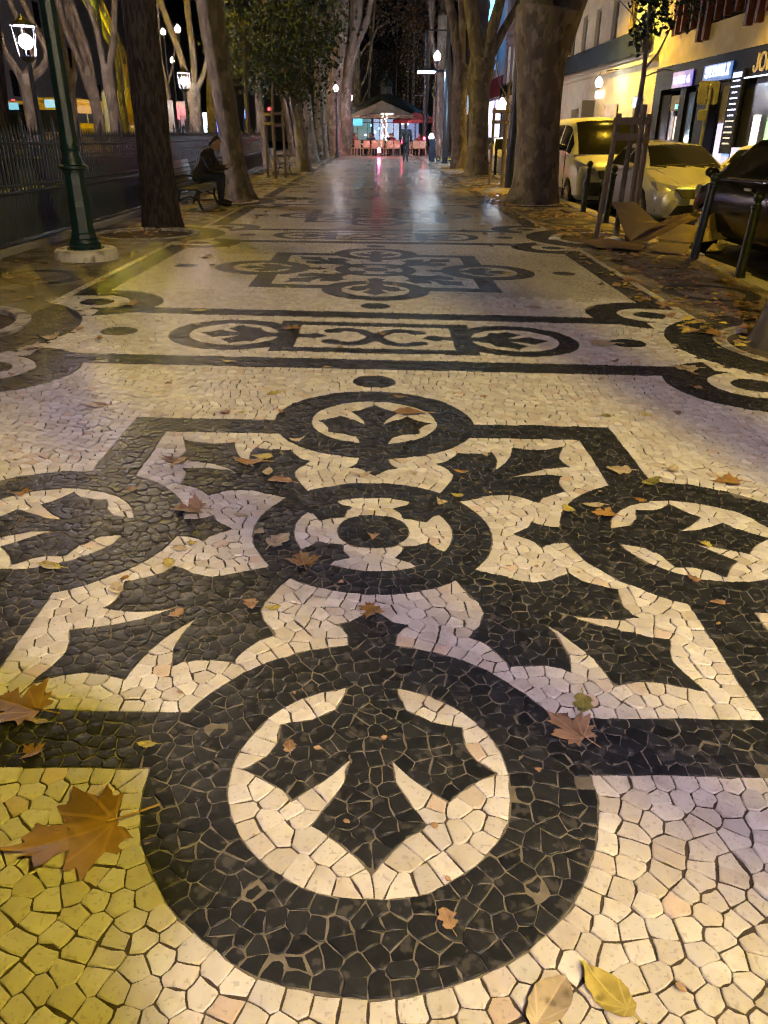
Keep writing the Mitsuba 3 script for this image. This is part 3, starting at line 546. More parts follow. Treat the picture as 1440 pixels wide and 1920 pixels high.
tree('tree', 'broad plane tree behind the last bench left of the kiosk', 63, [(634, 289, 26), (628, 250, 25), (624, 200, 26), (630, 130, 26), (638, 60, 27), (640, 0, 26)], [[(630, 110, 12), (645, 50, 10), (650, -10, 9)], [(622, 160, 9), (610, 100, 7), (602, 40, 6)]], seed=10)
tree('tree', 'brightly lit pale trunk at the left corner of the kiosk', 66, [(653, 288, 30), (650, 250, 26), (648, 200, 22), (652, 140, 18), (662, 80, 18), (672, 0, 19)], [[(652, 150, 13), (668, 90, 11), (690, 30, 10), (697, -10, 9)]], seed=11)
tree('tree', 'reddish pale trunk behind the left end of the kiosk roof', 74, [(672, 275, 17), (670, 220, 15), (668, 150, 15), (666, 80, 16), (664, 0, 15)], [[(668, 120, 6), (684, 90, 4), (697, 76, 3)], [(667, 175, 5), (690, 130, 4), (698, 70, 4), (703, 0, 4)]], seed=12, twigs=[[(697, 76, 3), (708, 52, 2), (724, 44, 1.5)], [(676, 200, 4), (693, 160, 3), (699, 60, 3)]])
tree('tree', 'yellow lit trunk close behind the slim dark post', 70, [(798, 290, 12), (796, 230, 10), (800, 160, 9), (806, 90, 8), (812, 10, 7)], seed=13)
tree('tree', 'ivy patched plane trunk right of the kiosk, lit amber', 64, [(823, 292, 26), (822, 240, 24), (824, 180, 22), (828, 110, 20), (832, 30, 19)], [[(824, 150, 9), (812, 80, 7), (806, 0, 6)]], seed=14, leaves=[(822, 170, 26, 46, 160, .22, 'mat_leaf_olive')])
for i, (px, pb, y, w, lb) in enumerate([(773, 190, 95, 6, 'thin far tree just right of the kiosk finial'), (763, 190, 100, 4, 'thinnest far tree right of the kiosk finial'), (690, 210, 100, 5, 'thin far tree left of the kiosk finial'), (741, 200, 110, 3, 'far slender tree above the kiosk roof')]):
    tree('tree', lb, y, [(px, 262, w), (px+1, pb, w), (px+3, 100, w*.8), (px+5, 0, w*.7)], seed=20+i, n=8, leaves=[(px+8*(1 if i != 2 else -1), 40+i*12, 70, 120, 500, .30, 'mat_leaf_brown'), (px+14, 150, 60, 60, 120, .26, 'mat_leaf_olive' if i else 'mat_leaf_brown')])
# the rows beyond the fence: tall leaning planes
tree('tree', 'forked plane tree behind the bright lantern at the far left', 24, [(66, 268, 24), (60, 220, 22), (50, 160, 24), (44, 140, 26)], [[(40, 145, 16), (18, 110, 12), (6, 90, 9), (2, 60, 7)], [(46, 145, 14), (62, 100, 9), (34, 40, 9), (20, 5, 8)], [(52, 150, 14), (88, 100, 11), (60, 40, 10), (38, -10, 9)]], seed=30, n=16)
tree('tree', 'dark leaning trunk cut by the left edge of the picture', 13.5, [(2, 330, 44), (0, 260, 40), (-6, 180, 36), (-14, 90, 34), (-20, 0, 30)], seed=31, bark='mat_dark_bark')
for i, (lb, y, tr, lm) in enumerate([
    ('long limbed plane tree leaning left behind the green lamp post', 30, [(142, 262, 14), (138, 200, 12), (134, 160, 14), (140, 130, 10)], [[(136, 165, 8), (120, 90, 7), (108, 20, 6), (104, -20, 5)], [(139, 150, 9), (137, 80, 8), (122, 10, 7)]]),
    ('plane tree with several near parallel limbs leaning to the left', 27, [(190, 258, 20), (182, 210, 18), (172, 165, 22)], [[(166, 170, 11), (146, 110, 10), (118, 40, 9), (104, -20, 8)], [(172, 170, 11), (156, 100, 10), (134, 30, 9), (124, -20, 8)], [(178, 170, 10), (168, 110, 9), (150, 50, 8), (128, -15, 8)]]),
    ('dark plane tree with a high fork beside the dark barked trunk', 24, [(222, 262, 22), (214, 210, 20), (204, 150, 22), (200, 120, 22)], [[(196, 130, 11), (182, 60, 10), (160, -10, 9)], [(204, 130, 12), (214, 60, 11), (215, -10, 10)]]),
    ('plane tree whose upper limbs are lit bright yellow', 33, [(240, 258, 12), (228, 180, 11), (222, 130, 10)], [[(224, 140, 7), (205, 75, 7), (180, 20, 8), (170, -20, 8)], [(226, 135, 7), (210, 60, 8), (190, 10, 8), (182, -20, 8)], [(234, 120, 6), (226, 85, 6), (212, 40, 5)]]),
    ('plane tree forking low behind the white lantern', 41, [(367, 262, 24), (366, 210, 22), (362, 170, 24), (361, 155, 24)], [[(354, 165, 13), (340, 110, 12), (318, 50, 11), (300, 0, 11)], [(364, 160, 11), (362, 100, 11), (352, 20, 11), (350, -20, 10)], [(370, 165, 10), (384, 130, 8), (388, 100, 7), (383, 80, 5)]]),
    ('slim plane tree left of the white lantern', 44, [(322, 250, 7), (316, 190, 6), (308, 140, 5)], [[(310, 145, 4), (300, 90, 4), (296, 20, 4)], [(314, 160, 4), (324, 120, 3), (330, 60, 3)]]),
    ('dim plane tree behind the plane tree of the seated man', 46, [(398, 262, 18), (396, 200, 16), (394, 120, 15), (390, 40, 14)], []),
    ('thin bare tree right of the seated man', 36, [(466, 250, 8), (462, 190, 7), (460, 120, 7), (456, 60, 6)], [[(460, 110, 4), (470, 60, 3), (482, 10, 3)], [(458, 90, 4), (446, 50, 3), (438, 10, 2)], [(460, 130, 3), (478, 80, 2), (486, 60, 2)]]),
    ('slender trunk beyond the stakes of the left sapling', 58, [(548, 290, 11), (540, 230, 10), (528, 170, 9), (524, 120, 8)], [[(526, 140, 5), (512, 90, 4), (500, 50, 3)]])]):
    tree('tree', lb, y, tr, lm, seed=40+i, dy=1.2, leaves=[(440, 90, 90, 130, 500, .2, 'mat_leaf_olive')] if i == 7 else ())
# high crowns that close the sky over the promenade
k = thing('tree', 'leafy dark tree rising behind the staked sapling on the left', 'tree'); b = pixd(500, 300, 42)
part(k, 'trunk', limb_mesh([(b[0], 42, -.1), (b[0]-.2, 42, 3), (b[0]+.3, 42.3, 7), (b[0], 42, 11)], [.25, .2, .16, .1], 10, 60), 'mat_plane_bark', 60)
for c, R, cnt in [((490, 110), (90, 110), 1000), ((450, 60), (70, 90), 900), ((600, 40), (110, 90), 700)]:
    p = pixd(*c, 42); m = .0291; part(k, 'crown', leaf_cloud(p, np.array([R[0]*m/2, 1.6, R[1]*m/2]), cnt, .2, c[0]), 'mat_leaf_green', kind='stuff')
k = thing('tree', 'tall autumn plane hanging brown leaves in front of the dark sky over the kiosk', 'tree'); b = pixd(845, 300, 78)
part(k, 'trunk', limb_mesh([(b[0], 78, -.1), (b[0]-.3, 78, 5), (b[0]-1.0, 78, 10), (b[0]-2, 78, 15)], [.35, .3, .24, .14], 12, 61), 'mat_plane_bark', 60)
for c, R, cnt in [((800, 50), (90, 120), 900), ((760, 30), (90, 60), 500), ((790, 120), (60, 60), 300), ((705, 30), (50, 60), 260), ((780, 175), (50, 44), 160)]:
    p = pixd(*c, 78); m = .054; part(k, 'crown', leaf_cloud(p, np.array([R[0]*m/2, 2.0, R[1]*m/2]), cnt, .26, c[0]), 'mat_leaf_brown', kind='stuff')

# ------------------------------------------------------------------ staked saplings
def stakes(lb, x, y, pts, hh, bars, trunk, seed, leaves=(), twigs=()):
    k = thing('staked_sapling', lb, 'tree'); z0 = float(gz(x, y))
    for i, (dx, dy, lx, ly) in enumerate(pts):
        part(k, 'stake', tube([(x+dx, y+dy, z0-.1), (x+dx+lx, y+dy+ly, z0+hh+.12*(i == 1))], .042, 10), 'mat_stake', 50)
    tops = [np.array((x+dx+lx*.95, y+dy+ly*.95, 0)) for dx, dy, lx, ly in pts]
    for (i, j, h) in bars:
        a, b = tops[i], tops[j]; c = (a+b)/2; d = b-a
        part(k, 'cross_board', bx(np.linalg.norm(d)+.16, .03, .10, (c[0], c[1]-.045, z0+h), rz=math.atan2(d[1], d[0]), bev=.004), 'mat_stake')
    tr = [(x+a, y+b, z0+c) for a, b, c in trunk[0]]; part(k, 'trunk', limb_mesh(tr, trunk[1], 10, seed, .03), 'mat_plane_bark', 60)
    for l, r in twigs: part(k, 'twig', tube([(x+a, y+b, z0+c) for a, b, c in l], r, 5), 'mat_plane_bark', 60)
    for (dx, dz, R, cnt, sz, m) in leaves: part(k, 'crown', leaf_cloud(np.array((x+dx, y, z0+dz)), np.array(R), cnt, sz, seed*31+int(dz*10)), m, kind='stuff')
    return k
stakes('young sapling tied to three wooden stakes beside the cardboard heap', 3.88, 13.15, [(-.32, .05, .17, .1), (.12, -.2, .03, .12), (.36, .3, -.02, -.08)], 1.82, [(0, 1, 1.72), (1, 2, 1.73), (0, 1, 1.50), (1, 2, 1.46)],
    ([(0, 0, -.1), (.02, 0, 1.2), (.1, .0, 2.3), (.06, 0, 3.0), (.12, 0, 4.2)], [.045, .04, .034, .028, .014]), 70,
    leaves=[(.05, 3.2, (.32, .4, .5), 330, .10, 'mat_leaf_green'), (-.3, 3.6, (.5, .4, .3), 160, .09, 'mat_leaf_green'), (.5, 3.5, (.5, .4, .5), 190, .09, 'mat_leaf_green'), (.1, 4.1, (.7, .5, .4), 260, .10, 'mat_leaf_green')],
    twigs=[([(.1, 0, 2.4), (.3, .1, 2.62), (.5, .1, 3.1), (.55, .1, 3.6)], [.014, .012, .009, .005]), ([(.09, 0, 2.6), (-.15, 0, 3.0), (-.3, .1, 3.7)], [.012, .009, .005]), ([(.1, 0, 2.3), (.35, -.1, 2.4), (.48, -.1, 2.38)], [.01, .008, .005]), ([(.07, 0, 2.9), (-.4, .1, 3.3), (-.75, .2, 3.45)], [.01, .007, .004])])
stakes('bare sapling between stakes in front of the round white lantern', 4.07, 27.3, [(-.35, .3, .02, 0), (.02, -.2, 0, .1), (.38, .25, -.02, 0)], 2.25, [(0, 1, 2.15), (1, 2, 2.15), (0, 1, 1.85), (1, 2, 1.8)], ([(0, 0, -.1), (.0, 0, 1.5), (.03, 0, 2.6), (.2, .1, 3.3)], [.05, .045, .03, .01]), 71,
    twigs=[([(.02, 0, 2.5), (-.25, 0, 2.9), (-.45, 0, 3.6), (-.5, 0, 4.4)], [.02, .016, .012, .006]), ([(.03, 0, 2.6), (.3, 0, 3.0), (.6, 0, 3.4)], [.018, .013, .007]), ([(.02, 0, 2.5), (0, .1, 3.2), (-.1, .1, 4.0)], [.018, .012, .006])])
stakes('sapling in a frame of three stakes before the second bench on the left', -3.72, 31.2, [(-.33, .3, -.02, 0), (.0, -.3, .0, .1), (.36, .0, -.02, 0)], 2.25, [(0, 1, 2.1), (1, 2, 2.12), (1, 2, 1.75), (0, 1, 1.8)], ([(0, 0, -.1), (0, 0, 2.0), (.05, 0, 3.4), (.1, .1, 4.6)], [.05, .045, .035, .02]), 72,
    leaves=[(.2, 3.6, (1.0, .8, .7), 360, .16, 'mat_leaf_green'), (.5, 4.6, (1.2, .9, .8), 480, .16, 'mat_leaf_green')])
# plane trees just outside the picture, standing in the near pits
for x, y, s, lb in ((3.66, 6.4, 1, 'thick plane tree in the right pit just outside the picture'), (-3.9, 6.4, -1, 'plane tree in the left pit just outside the picture')):
    k = thing('tree', lb, 'tree'); z0 = float(gz(x, y))
    part(k, 'trunk', limb_mesh([(x, y, z0-.15), (x+.02*s, y, z0+1.5), (x+.1*s, y, z0+3.5), (x+.2*s, y+.2, z0+6)], [.42, .36, .33, .3], 18, 80+s, flare=.3), 'mat_plane_bark', 60)
    for j, (ex, ey, ez) in enumerate([(-1.5, .8, 9), (1.5, 1, 9.5), (.2, -1.5, 9.3)]):
        part(k, 'limb', limb_mesh([(x+.2*s, y+.2, z0+5.6), (x+.2*s+ex*.4, y+ey*.4, z0+7.3), (x+ex, y+ey, z0+ez)], [.2, .14, .06], 10, 82+j), 'mat_plane_bark', 60)
    part(k, 'crown', leaf_cloud(np.array((x, y, z0+8.6)), np.array((2.2, 2.2, 1.4)), 700, .2, 90+s), 'mat_leaf_brown', kind='stuff')

k = thing('tree', 'small tree behind the viewer whose leafy bough hangs over the lower left corner', 'tree'); x, y = -2.3, -1.2
part(k, 'trunk', limb_mesh([(x, y, -.1), (x, y, 1.6), (x+.1, y, 2.8), (x, y, 4.5)], [.11, .09, .07, .04], 10, 95), 'mat_plane_bark', 60)
part(k, 'limb', limb_mesh([(x+.08, y, 2.5), (-1.3, -.85, 2.55), (-.2, -.72, 2.36)], [.05, .035, .015], 8, 96), 'mat_plane_bark', 60)
part(k, 'crown', leaf_cloud(np.array((.03, -.72, 2.30)), np.array((.30, .32, .14)), 2400, .12, 97), 'mat_leaf_green', kind='stuff')
# ------------------------------------------------------------------ iron fence along the left
k = thing('iron_fence', 'low dark wrought iron fence with spear tipped bars along the left verge', 'fence')
def fx(y): return -4.76-.021*(y-10)
F0, F1 = 4.0, 40.0
zz = lambda y: float(gz(-4.72, y))
for h, w in ((.10, .05), (.70, .05), (.79, .035), (1.30, .034)):
    for a in range(int((F1-F0)/3)):
        y0, y1 = F0+3*a, F0+3*a+3; part(k, 'rail', tube([(fx(y0), y0, zz(y0)+h), (fx(y1), y1, zz(y1)+h)], w*.55, 6), 'mat_fence_iron')
part(k, 'plinth', cat_([bx(.22, 3.0, .14, (fx(F0+3*a+1.5), F0+3*a+1.5, zz(F0+3*a+1.5)+.0), bev=.015) for a in range(12)]), 'mat_granite')
def picket(y, big):
    x, z = fx(y), zz(y); H = 1.58 if big else 1.42
    ms = [bx(.032 if big else .023, .032 if big else .023, H-.08, (x, y, z+.08+(H-.08)/2))]
    tip = trimesh.creation.cone(.03 if big else .022, .14, sections=4); tip.apply_translation((x, y, z+H-.01)); ms.append(tip)
    A = np.linspace(0, math.pi, 7); ms.append(tube([(x, y+.06*math.cos(a)+.06, z+1.02+.14*math.sin(a)) for a in A], .009, 4, False))
    ms.append(tube([(x, y+.06, z+.14), (x+.01, y+.095, z+.40), (x, y+.06, z+.68)], .016, 4, False)); ms.append(tube([(x, y+.06, z+.14), (x+.01, y+.025, z+.40), (x, y+.06, z+.68)], .016, 4, False))
    return cat_(ms)
ys = np.arange(F0+.5, F1, .12)
for i, y in enumerate(ys[:299]): part(k, 'picket', picket(y, i % 10 == 0), 'mat_fence_iron')
# ------------------------------------------------------------------ bollards
def bollard(lb, x, y, h=.98, tilt=0.0, group=None):
    z = float(gz(x, y)); k = thing('bollard', lb, 'bollard', group)
    m = lathe([(0, -.1), (.075, -.1), (.072, .0), (.060, .05), (.052, h-.18), (.062, h-.17), (.062, h-.14), (.045, h-.13), (.04, h-.09), (0, h-.09)], 16)
    s = trimesh.creation.icosphere(2, .062); s.apply_translation((0, 0, h-.05))
    for q, nm in ((m, 'shaft'), (s, 'knob')):
        q.apply_transform(trimesh.transformations.rotation_matrix(tilt, [0, 1, 0])); q.apply_translation((x, y, z)); part(k, nm, q, 'mat_bollard', 40)
bollard('dark green bollard nearest the viewer at the right edge of the picture', 4.50, 9.83, .97, .05)
bollard('green bollard standing in front of the cardboard heap', 4.47, 11.3, 1.1, .10)
bollard('green bollard between the two stakes behind the sapling', 4.36, 15.6, 1.0, .06)
bollard('green bollard left of the sapling stakes near the white van', 4.46, 17.8, 1.0, .05)
bollard('green bollard just right of the massive plane trunk', 4.6, 22.0, 1.0, .02)
for y, o in ((25.0, 'first'), (28.0, 'second'), (31.0, 'third'), (34.5, 'fourth'), (38, 'last')): bollard(f'dark far bollard along the kerb, {o} beyond the massive mottled trunk', 4.75+.01*(y-25), y, 1.0, 0, 'far bollards along the kerb')
# ------------------------------------------------------------------ benches
def bench(lb, x, y, rot, L=1.85, slat='mat_bench_slat'):
    """slatted bench facing +x before rot; back at -x"""
    k = thing('park_bench', lb, 'bench'); z = float(gz(x, y)); R = lambda m: moved(m, x, y, z, rot)
    prof = [(-.40, .92), (-.385, .84), (-.36, .75), (-.335, .66), (-.305, .57), (-.26, .48), (-.17, .43), (-.08, .42), (.01, .425), (.10, .43), (.19, .425), (.26, .39)]
    for i, (a, h) in enumerate(prof):
        if i+1 < len(prof): d = (prof[i+1][0]-a, prof[i+1][1]-h)
        m = bx(.075, L, .022, bev=.005); m.apply_transform(trimesh.transformations.rotation_matrix(-math.atan2(d[1], d[0]), [0, 1, 0])); m.apply_translation((a, 0, h)); part(k, 'slat', R(m), slat)
    for s in (-1, 1):
        yy = s*(L/2-.12)
        part(k, 'side_frame', R(cat_([tube([(-.43, yy, .93), (-.36, yy, .70), (-.29, yy, .50), (-.18, yy, .41), (.18, yy, .41), (.27, yy, .36)], .022, 6), tube([(-.34, yy, .0), (-.25, yy, .2), (-.2, yy, .41)], .025, 6), tube([(.24, yy, .0), (.16, yy, .2), (.2, yy, .41)], .025, 6), tube([(-.25, yy, .2), (-.02, yy, .28), (.16, yy, .2)], .016, 6)])), 'mat_black_iron', 40)
        part(k, 'armrest', R(tube([(-.35, yy, .66), (-.1, yy, .69), (.12, yy, .67), (.22, yy, .60), (.19, yy, .54), (.12, yy, .56)], .02, 6)), 'mat_black_iron', 40)
    return k
bench('slatted bench on which the man sits, back to the fence', -3.95, 18.6, 0, 2.0)
bench('slatted bench with a shining rolled front behind the left sapling', -3.75, 34.0, 0)
bench('bench lit pink further along the left row of trees', -3.5, 51.0, 0)
bench('dark empty bench in front of the broad trunk left of the kiosk', -3.4, 66, 0)
# ------------------------------------------------------------------ cardboard heap by the sapling
def sheet(name, lb, pts, th=.012, m='mat_cardboard', bend=0.0):
    """a torn sheet of cardboard: corner points in space, sagging between them"""
    P = np.array(pts, float); c = P.mean(0); n_ = len(P); rings = []
    for f in (1.0, .66, .33):
        e = np.vstack([np.linspace(P[i], P[(i+1) % n_], 6)[:-1] for i in range(n_)]); q = c+(e-c)*f; q[:, 2] += bend*(1-f*f)+.012*(meshkit.noise(q*7, 5)-.5); rings.append(q)
    k = len(rings[0]); v = np.vstack(rings+[c+[0, 0, bend]]); F = []
    for r in range(2):
        for i in range(k): a, b = r*k+i, r*k+(i+1) % k; F += [(a, b, b+k), (a, b+k, a+k)]
    F += [(2*k+i, 2*k+(i+1) % k, 3*k) for i in range(k)]; F = np.array(F)
    nn = np.cross(P[1]-P[0], P[2]-P[0]); nn /= np.linalg.norm(nn); nv = len(v); v2 = v-nn*th
    side = [(i, i+nv, (i+1) % k+nv) for i in range(k)]+[(i, (i+1) % k+nv, (i+1) % k) for i in range(k)]
    whole(name, lb, 'cardboard', trimesh.Trimesh(np.vstack([v, v2]), np.vstack([F, F[:, ::-1]+nv, side]), process=False), m)
Q = pixd
sheet('cardboard_sheet', 'large cardboard flap leaning up against the sapling stakes', [Q(1150, 380, 12.75), Q(1190, 379, 12.9), Q(1228, 414, 12.9), Q(1236, 418, 12.6), Q(1182, 452, 12.35), Q(1172, 440, 12.4)], bend=-.02)
sheet('cardboard_sheet', 'long folded cardboard strip rising to the bumper of the silver car', [Q(1180, 453, 12.2), Q(1215, 430, 12.3), Q(1262, 404, 12.7), Q(1318, 396, 13.1), Q(1312, 406, 12.9), Q(1262, 430, 12.5), Q(1215, 450, 12.2)], m='mat_kraft_dark', bend=.03)
sheet('cardboard_sheet', 'broad brown cardboard panel behind the green bollard', [Q(1228, 448, 12.2), Q(1278, 420, 12.6), Q(1345, 430, 12.9), Q(1340, 452, 12.5), Q(1290, 456, 12.1)], bend=.05)
sheet('cardboard_sheet', 'pale cardboard piece lying flat at the front of the heap', [Q(1214, 468, 11.75), Q(1228, 456, 12.1), Q(1296, 458, 12.15), Q(1284, 478, 11.6), Q(1240, 474, 11.6)], bend=.02)
sheet('cardboard_sheet', 'small bright cardboard scrap on the kerb', [Q(1322, 472, 11.9), Q(1336, 458, 12.2), Q(1366, 458, 12.3), Q(1352, 470, 12.0)])
sheet('cardboard_sheet', 'torn cardboard corner standing by the dark car', [Q(1325, 408, 12.9), Q(1348, 392, 13.1), Q(1352, 430, 13.0), Q(1340, 446, 12.7), Q(1326, 440, 12.6)], m='mat_kraft_dark')
sheet('cardboard_sheet', 'bright cardboard tongue sticking out over the kerb', [Q(1336, 440, 12.6), Q(1366, 431, 12.9), Q(1350, 444, 12.6), Q(1368, 448, 12.5), Q(1336, 450, 12.4)])
sheet('cardboard_sheet', 'flattened dark cardboard under the sapling stakes', [Q(1086, 452, 12.4), Q(1140, 448, 12.6), Q(1212, 462, 12.1), Q(1200, 470, 11.7), Q(1120, 464, 11.9)], m='mat_kraft_dark', bend=.02)
for lb, px, py in (('crumpled white plastic bag at the foot of the sapling', 1150, 452), ('small crumpled white paper on the right verge', 1040, 448)):
    p = pix(px, py); s = trimesh.creation.icosphere(3, .12 if px > 1100 else .07); v = s.vertices; v *= (1+.7*(meshkit.fbm(v*22, 3)-.5))[:, None]; v[:, 2] = np.abs(v[:, 2])*.55; v[:, 0] *= 1.5; s.vertices = v+[p[0], p[1], p[2]-.005]
    whole('litter_bag', lb, 'litter', s, 'mat_white_paint')

# ------------------------------------------------------------------ fallen leaves
def outline(kind):
    if kind == 'plane':
        h = [(0, -.36), (.10, -.40), (.24, -.50), (.25, -.36), (.40, -.34), (.33, -.24), (.60, -.06), (.42, -.02), (.46, .08), (.30, .06), (.17, .02), (.24, .22), (.34, .30), (.20, .30), (.13, .40), (.09, .36), (0, .62)]
    elif kind == 'oval': h = [(0, -.5), (.14, -.40), (.25, -.2), (.28, .02), (.22, .24), (.10, .42), (0, .52)]
    else: h = [(0, -.46), (.2, -.4), (.34, -.24), (.22, -.12), (.40, .04), (.26, .16), (.18, .36), (0, .48)]
    return np.array(h+[(-x, y) for x, y in h[::-1][1:-1]])
def leaf_mesh(kind, L, curl, seed, bend=.5):
    rnd = np.random.default_rng(seed); o = outline(kind); o = o*[rnd.uniform(.8, 1.15), 1]; o = o+rnd.normal(0, .018, o.shape)
    n = len(o); e = np.vstack([np.linspace(o[i], o[(i+1) % n], 4)[:-1] for i in range(n)]); e += rnd.normal(0, .008, e.shape); k = len(e)
    V = np.vstack([e, e*.66, e*.33, [[0, 0]]]); F = []
    for r in range(2):
        for i in range(k): a, b = r*k+i, r*k+(i+1) % k; F += [(a, b, b+k), (a, b+k, a+k)]
    F += [(2*k+i, 2*k+(i+1) % k, 3*k) for i in range(k)]
    r2 = (V**2).sum(1); ph = rnd.uniform(0, 6.28); z = curl*(r2*1.3*(.5+.5*np.cos(2*np.arctan2(V[:, 1], V[:, 0])+ph)*1.3)+.10*meshkit.noise(np.c_[V*6, V[:, :1]*0+seed], 2)-.06*np.exp(-np.abs(V[:, 0])*16))
    v = np.c_[V, z-z.min()]*L; m = trimesh.Trimesh(v, F, process=False)
    m.metadata['uv'] = V
    s = tube(np.array([(0, -.30, .06), (.02, -.55, .05), (.06, -.74, .03)])*L+[0, 0, (-z.min())*L*.6], L*.014, 4)
    o_ = cat_([m, s]) if kind != 'oval' or rnd.uniform() < .5 else m
    o_.metadata['uv'] = np.vstack([V, np.zeros((len(o_.vertices)-len(V), 2))]); return o_
def lay_leaf(px, py, size, kind, m, lb=None, rot=None, curl=.25, group=None, seed=None, xy=None):
    p = pix(px, py) if xy is None else np.array([xy[0], xy[1], float(gz(*xy))]); d = np.linalg.norm(p-CAM); L = size*d/FOC if xy is None else size
    sd = int(px*7+py) if seed is None else seed; r = np.random.default_rng(sd).uniform(0, 6.28) if rot is None else rot
    q = leaf_mesh(kind, L, curl, sd); luv = q.metadata['uv']; q.apply_transform(trimesh.transformations.rotation_matrix(r, [0, 0, 1])); q.apply_translation((p[0], p[1], p[2]+.003))
    whole('fallen_leaf', lb, 'leaf', q, m, True, group=group, uv=luv)
def veined(key, a, b):
    def f(p, n, uv):
        x, y = dr.abs(uv.x), uv.y+.36; v = mi.Float(0)
        for ax, ay in ((0.0, 1.0), (0.45, 0.66), (0.62, 0.30), (0.36, -.12)):
            l = math.hypot(ax, ay); t = (x*ax+y*ay)/l; d = dr.abs(x*ay-y*ax)/l; v = dr.maximum(v, smoothstep(0.022, 0.006, d)*dr.select(t > 0, mi.Float(1), mi.Float(0)))
        w = dr.abs(dr.sin((uv.y-0.6*x)*55)); v = dr.maximum(v, 0.35*smoothstep(0.16, 0.04, w))
        c = mix(mix(a, b, fbm(uv.x*5+p.x*3, uv.y*5+p.y*3, 0.0, 4)), tint(a, .42), 0.8*smoothstep(0.58, 0.78, fbm(uv.x*4+p.x*9+5, uv.y*4, p.y*5, 3)))
        c = mix(c, tint(a, .55), 0.6*smoothstep(0.45, 0.7, fbm(uv.x*2.2+p.y*4, uv.y*2.2+p.x*4, 3.0, 3)))
        return mix(c, tint(b, 1.2), v*0.45)
    mat(key, proc(f), 0.5)
veined('mat_vein_orange', (0.23, 0.11, 0.026), (0.38, 0.21, 0.06)); veined('mat_vein_brown', (0.24, 0.13, 0.065), (0.40, 0.25, 0.14)); veined('mat_vein_yellow', (0.36, 0.26, 0.045), (0.52, 0.41, 0.11)); veined('mat_vein_pale', (0.36, 0.26, 0.15), (0.52, 0.41, 0.26)); veined('mat_vein_olive', (0.15, 0.14, 0.03), (0.30, 0.25, 0.07))
O_, B_, Y_, P_ = 'mat_vein_orange', 'mat_vein_brown', 'mat_vein_yellow', 'mat_vein_pale'
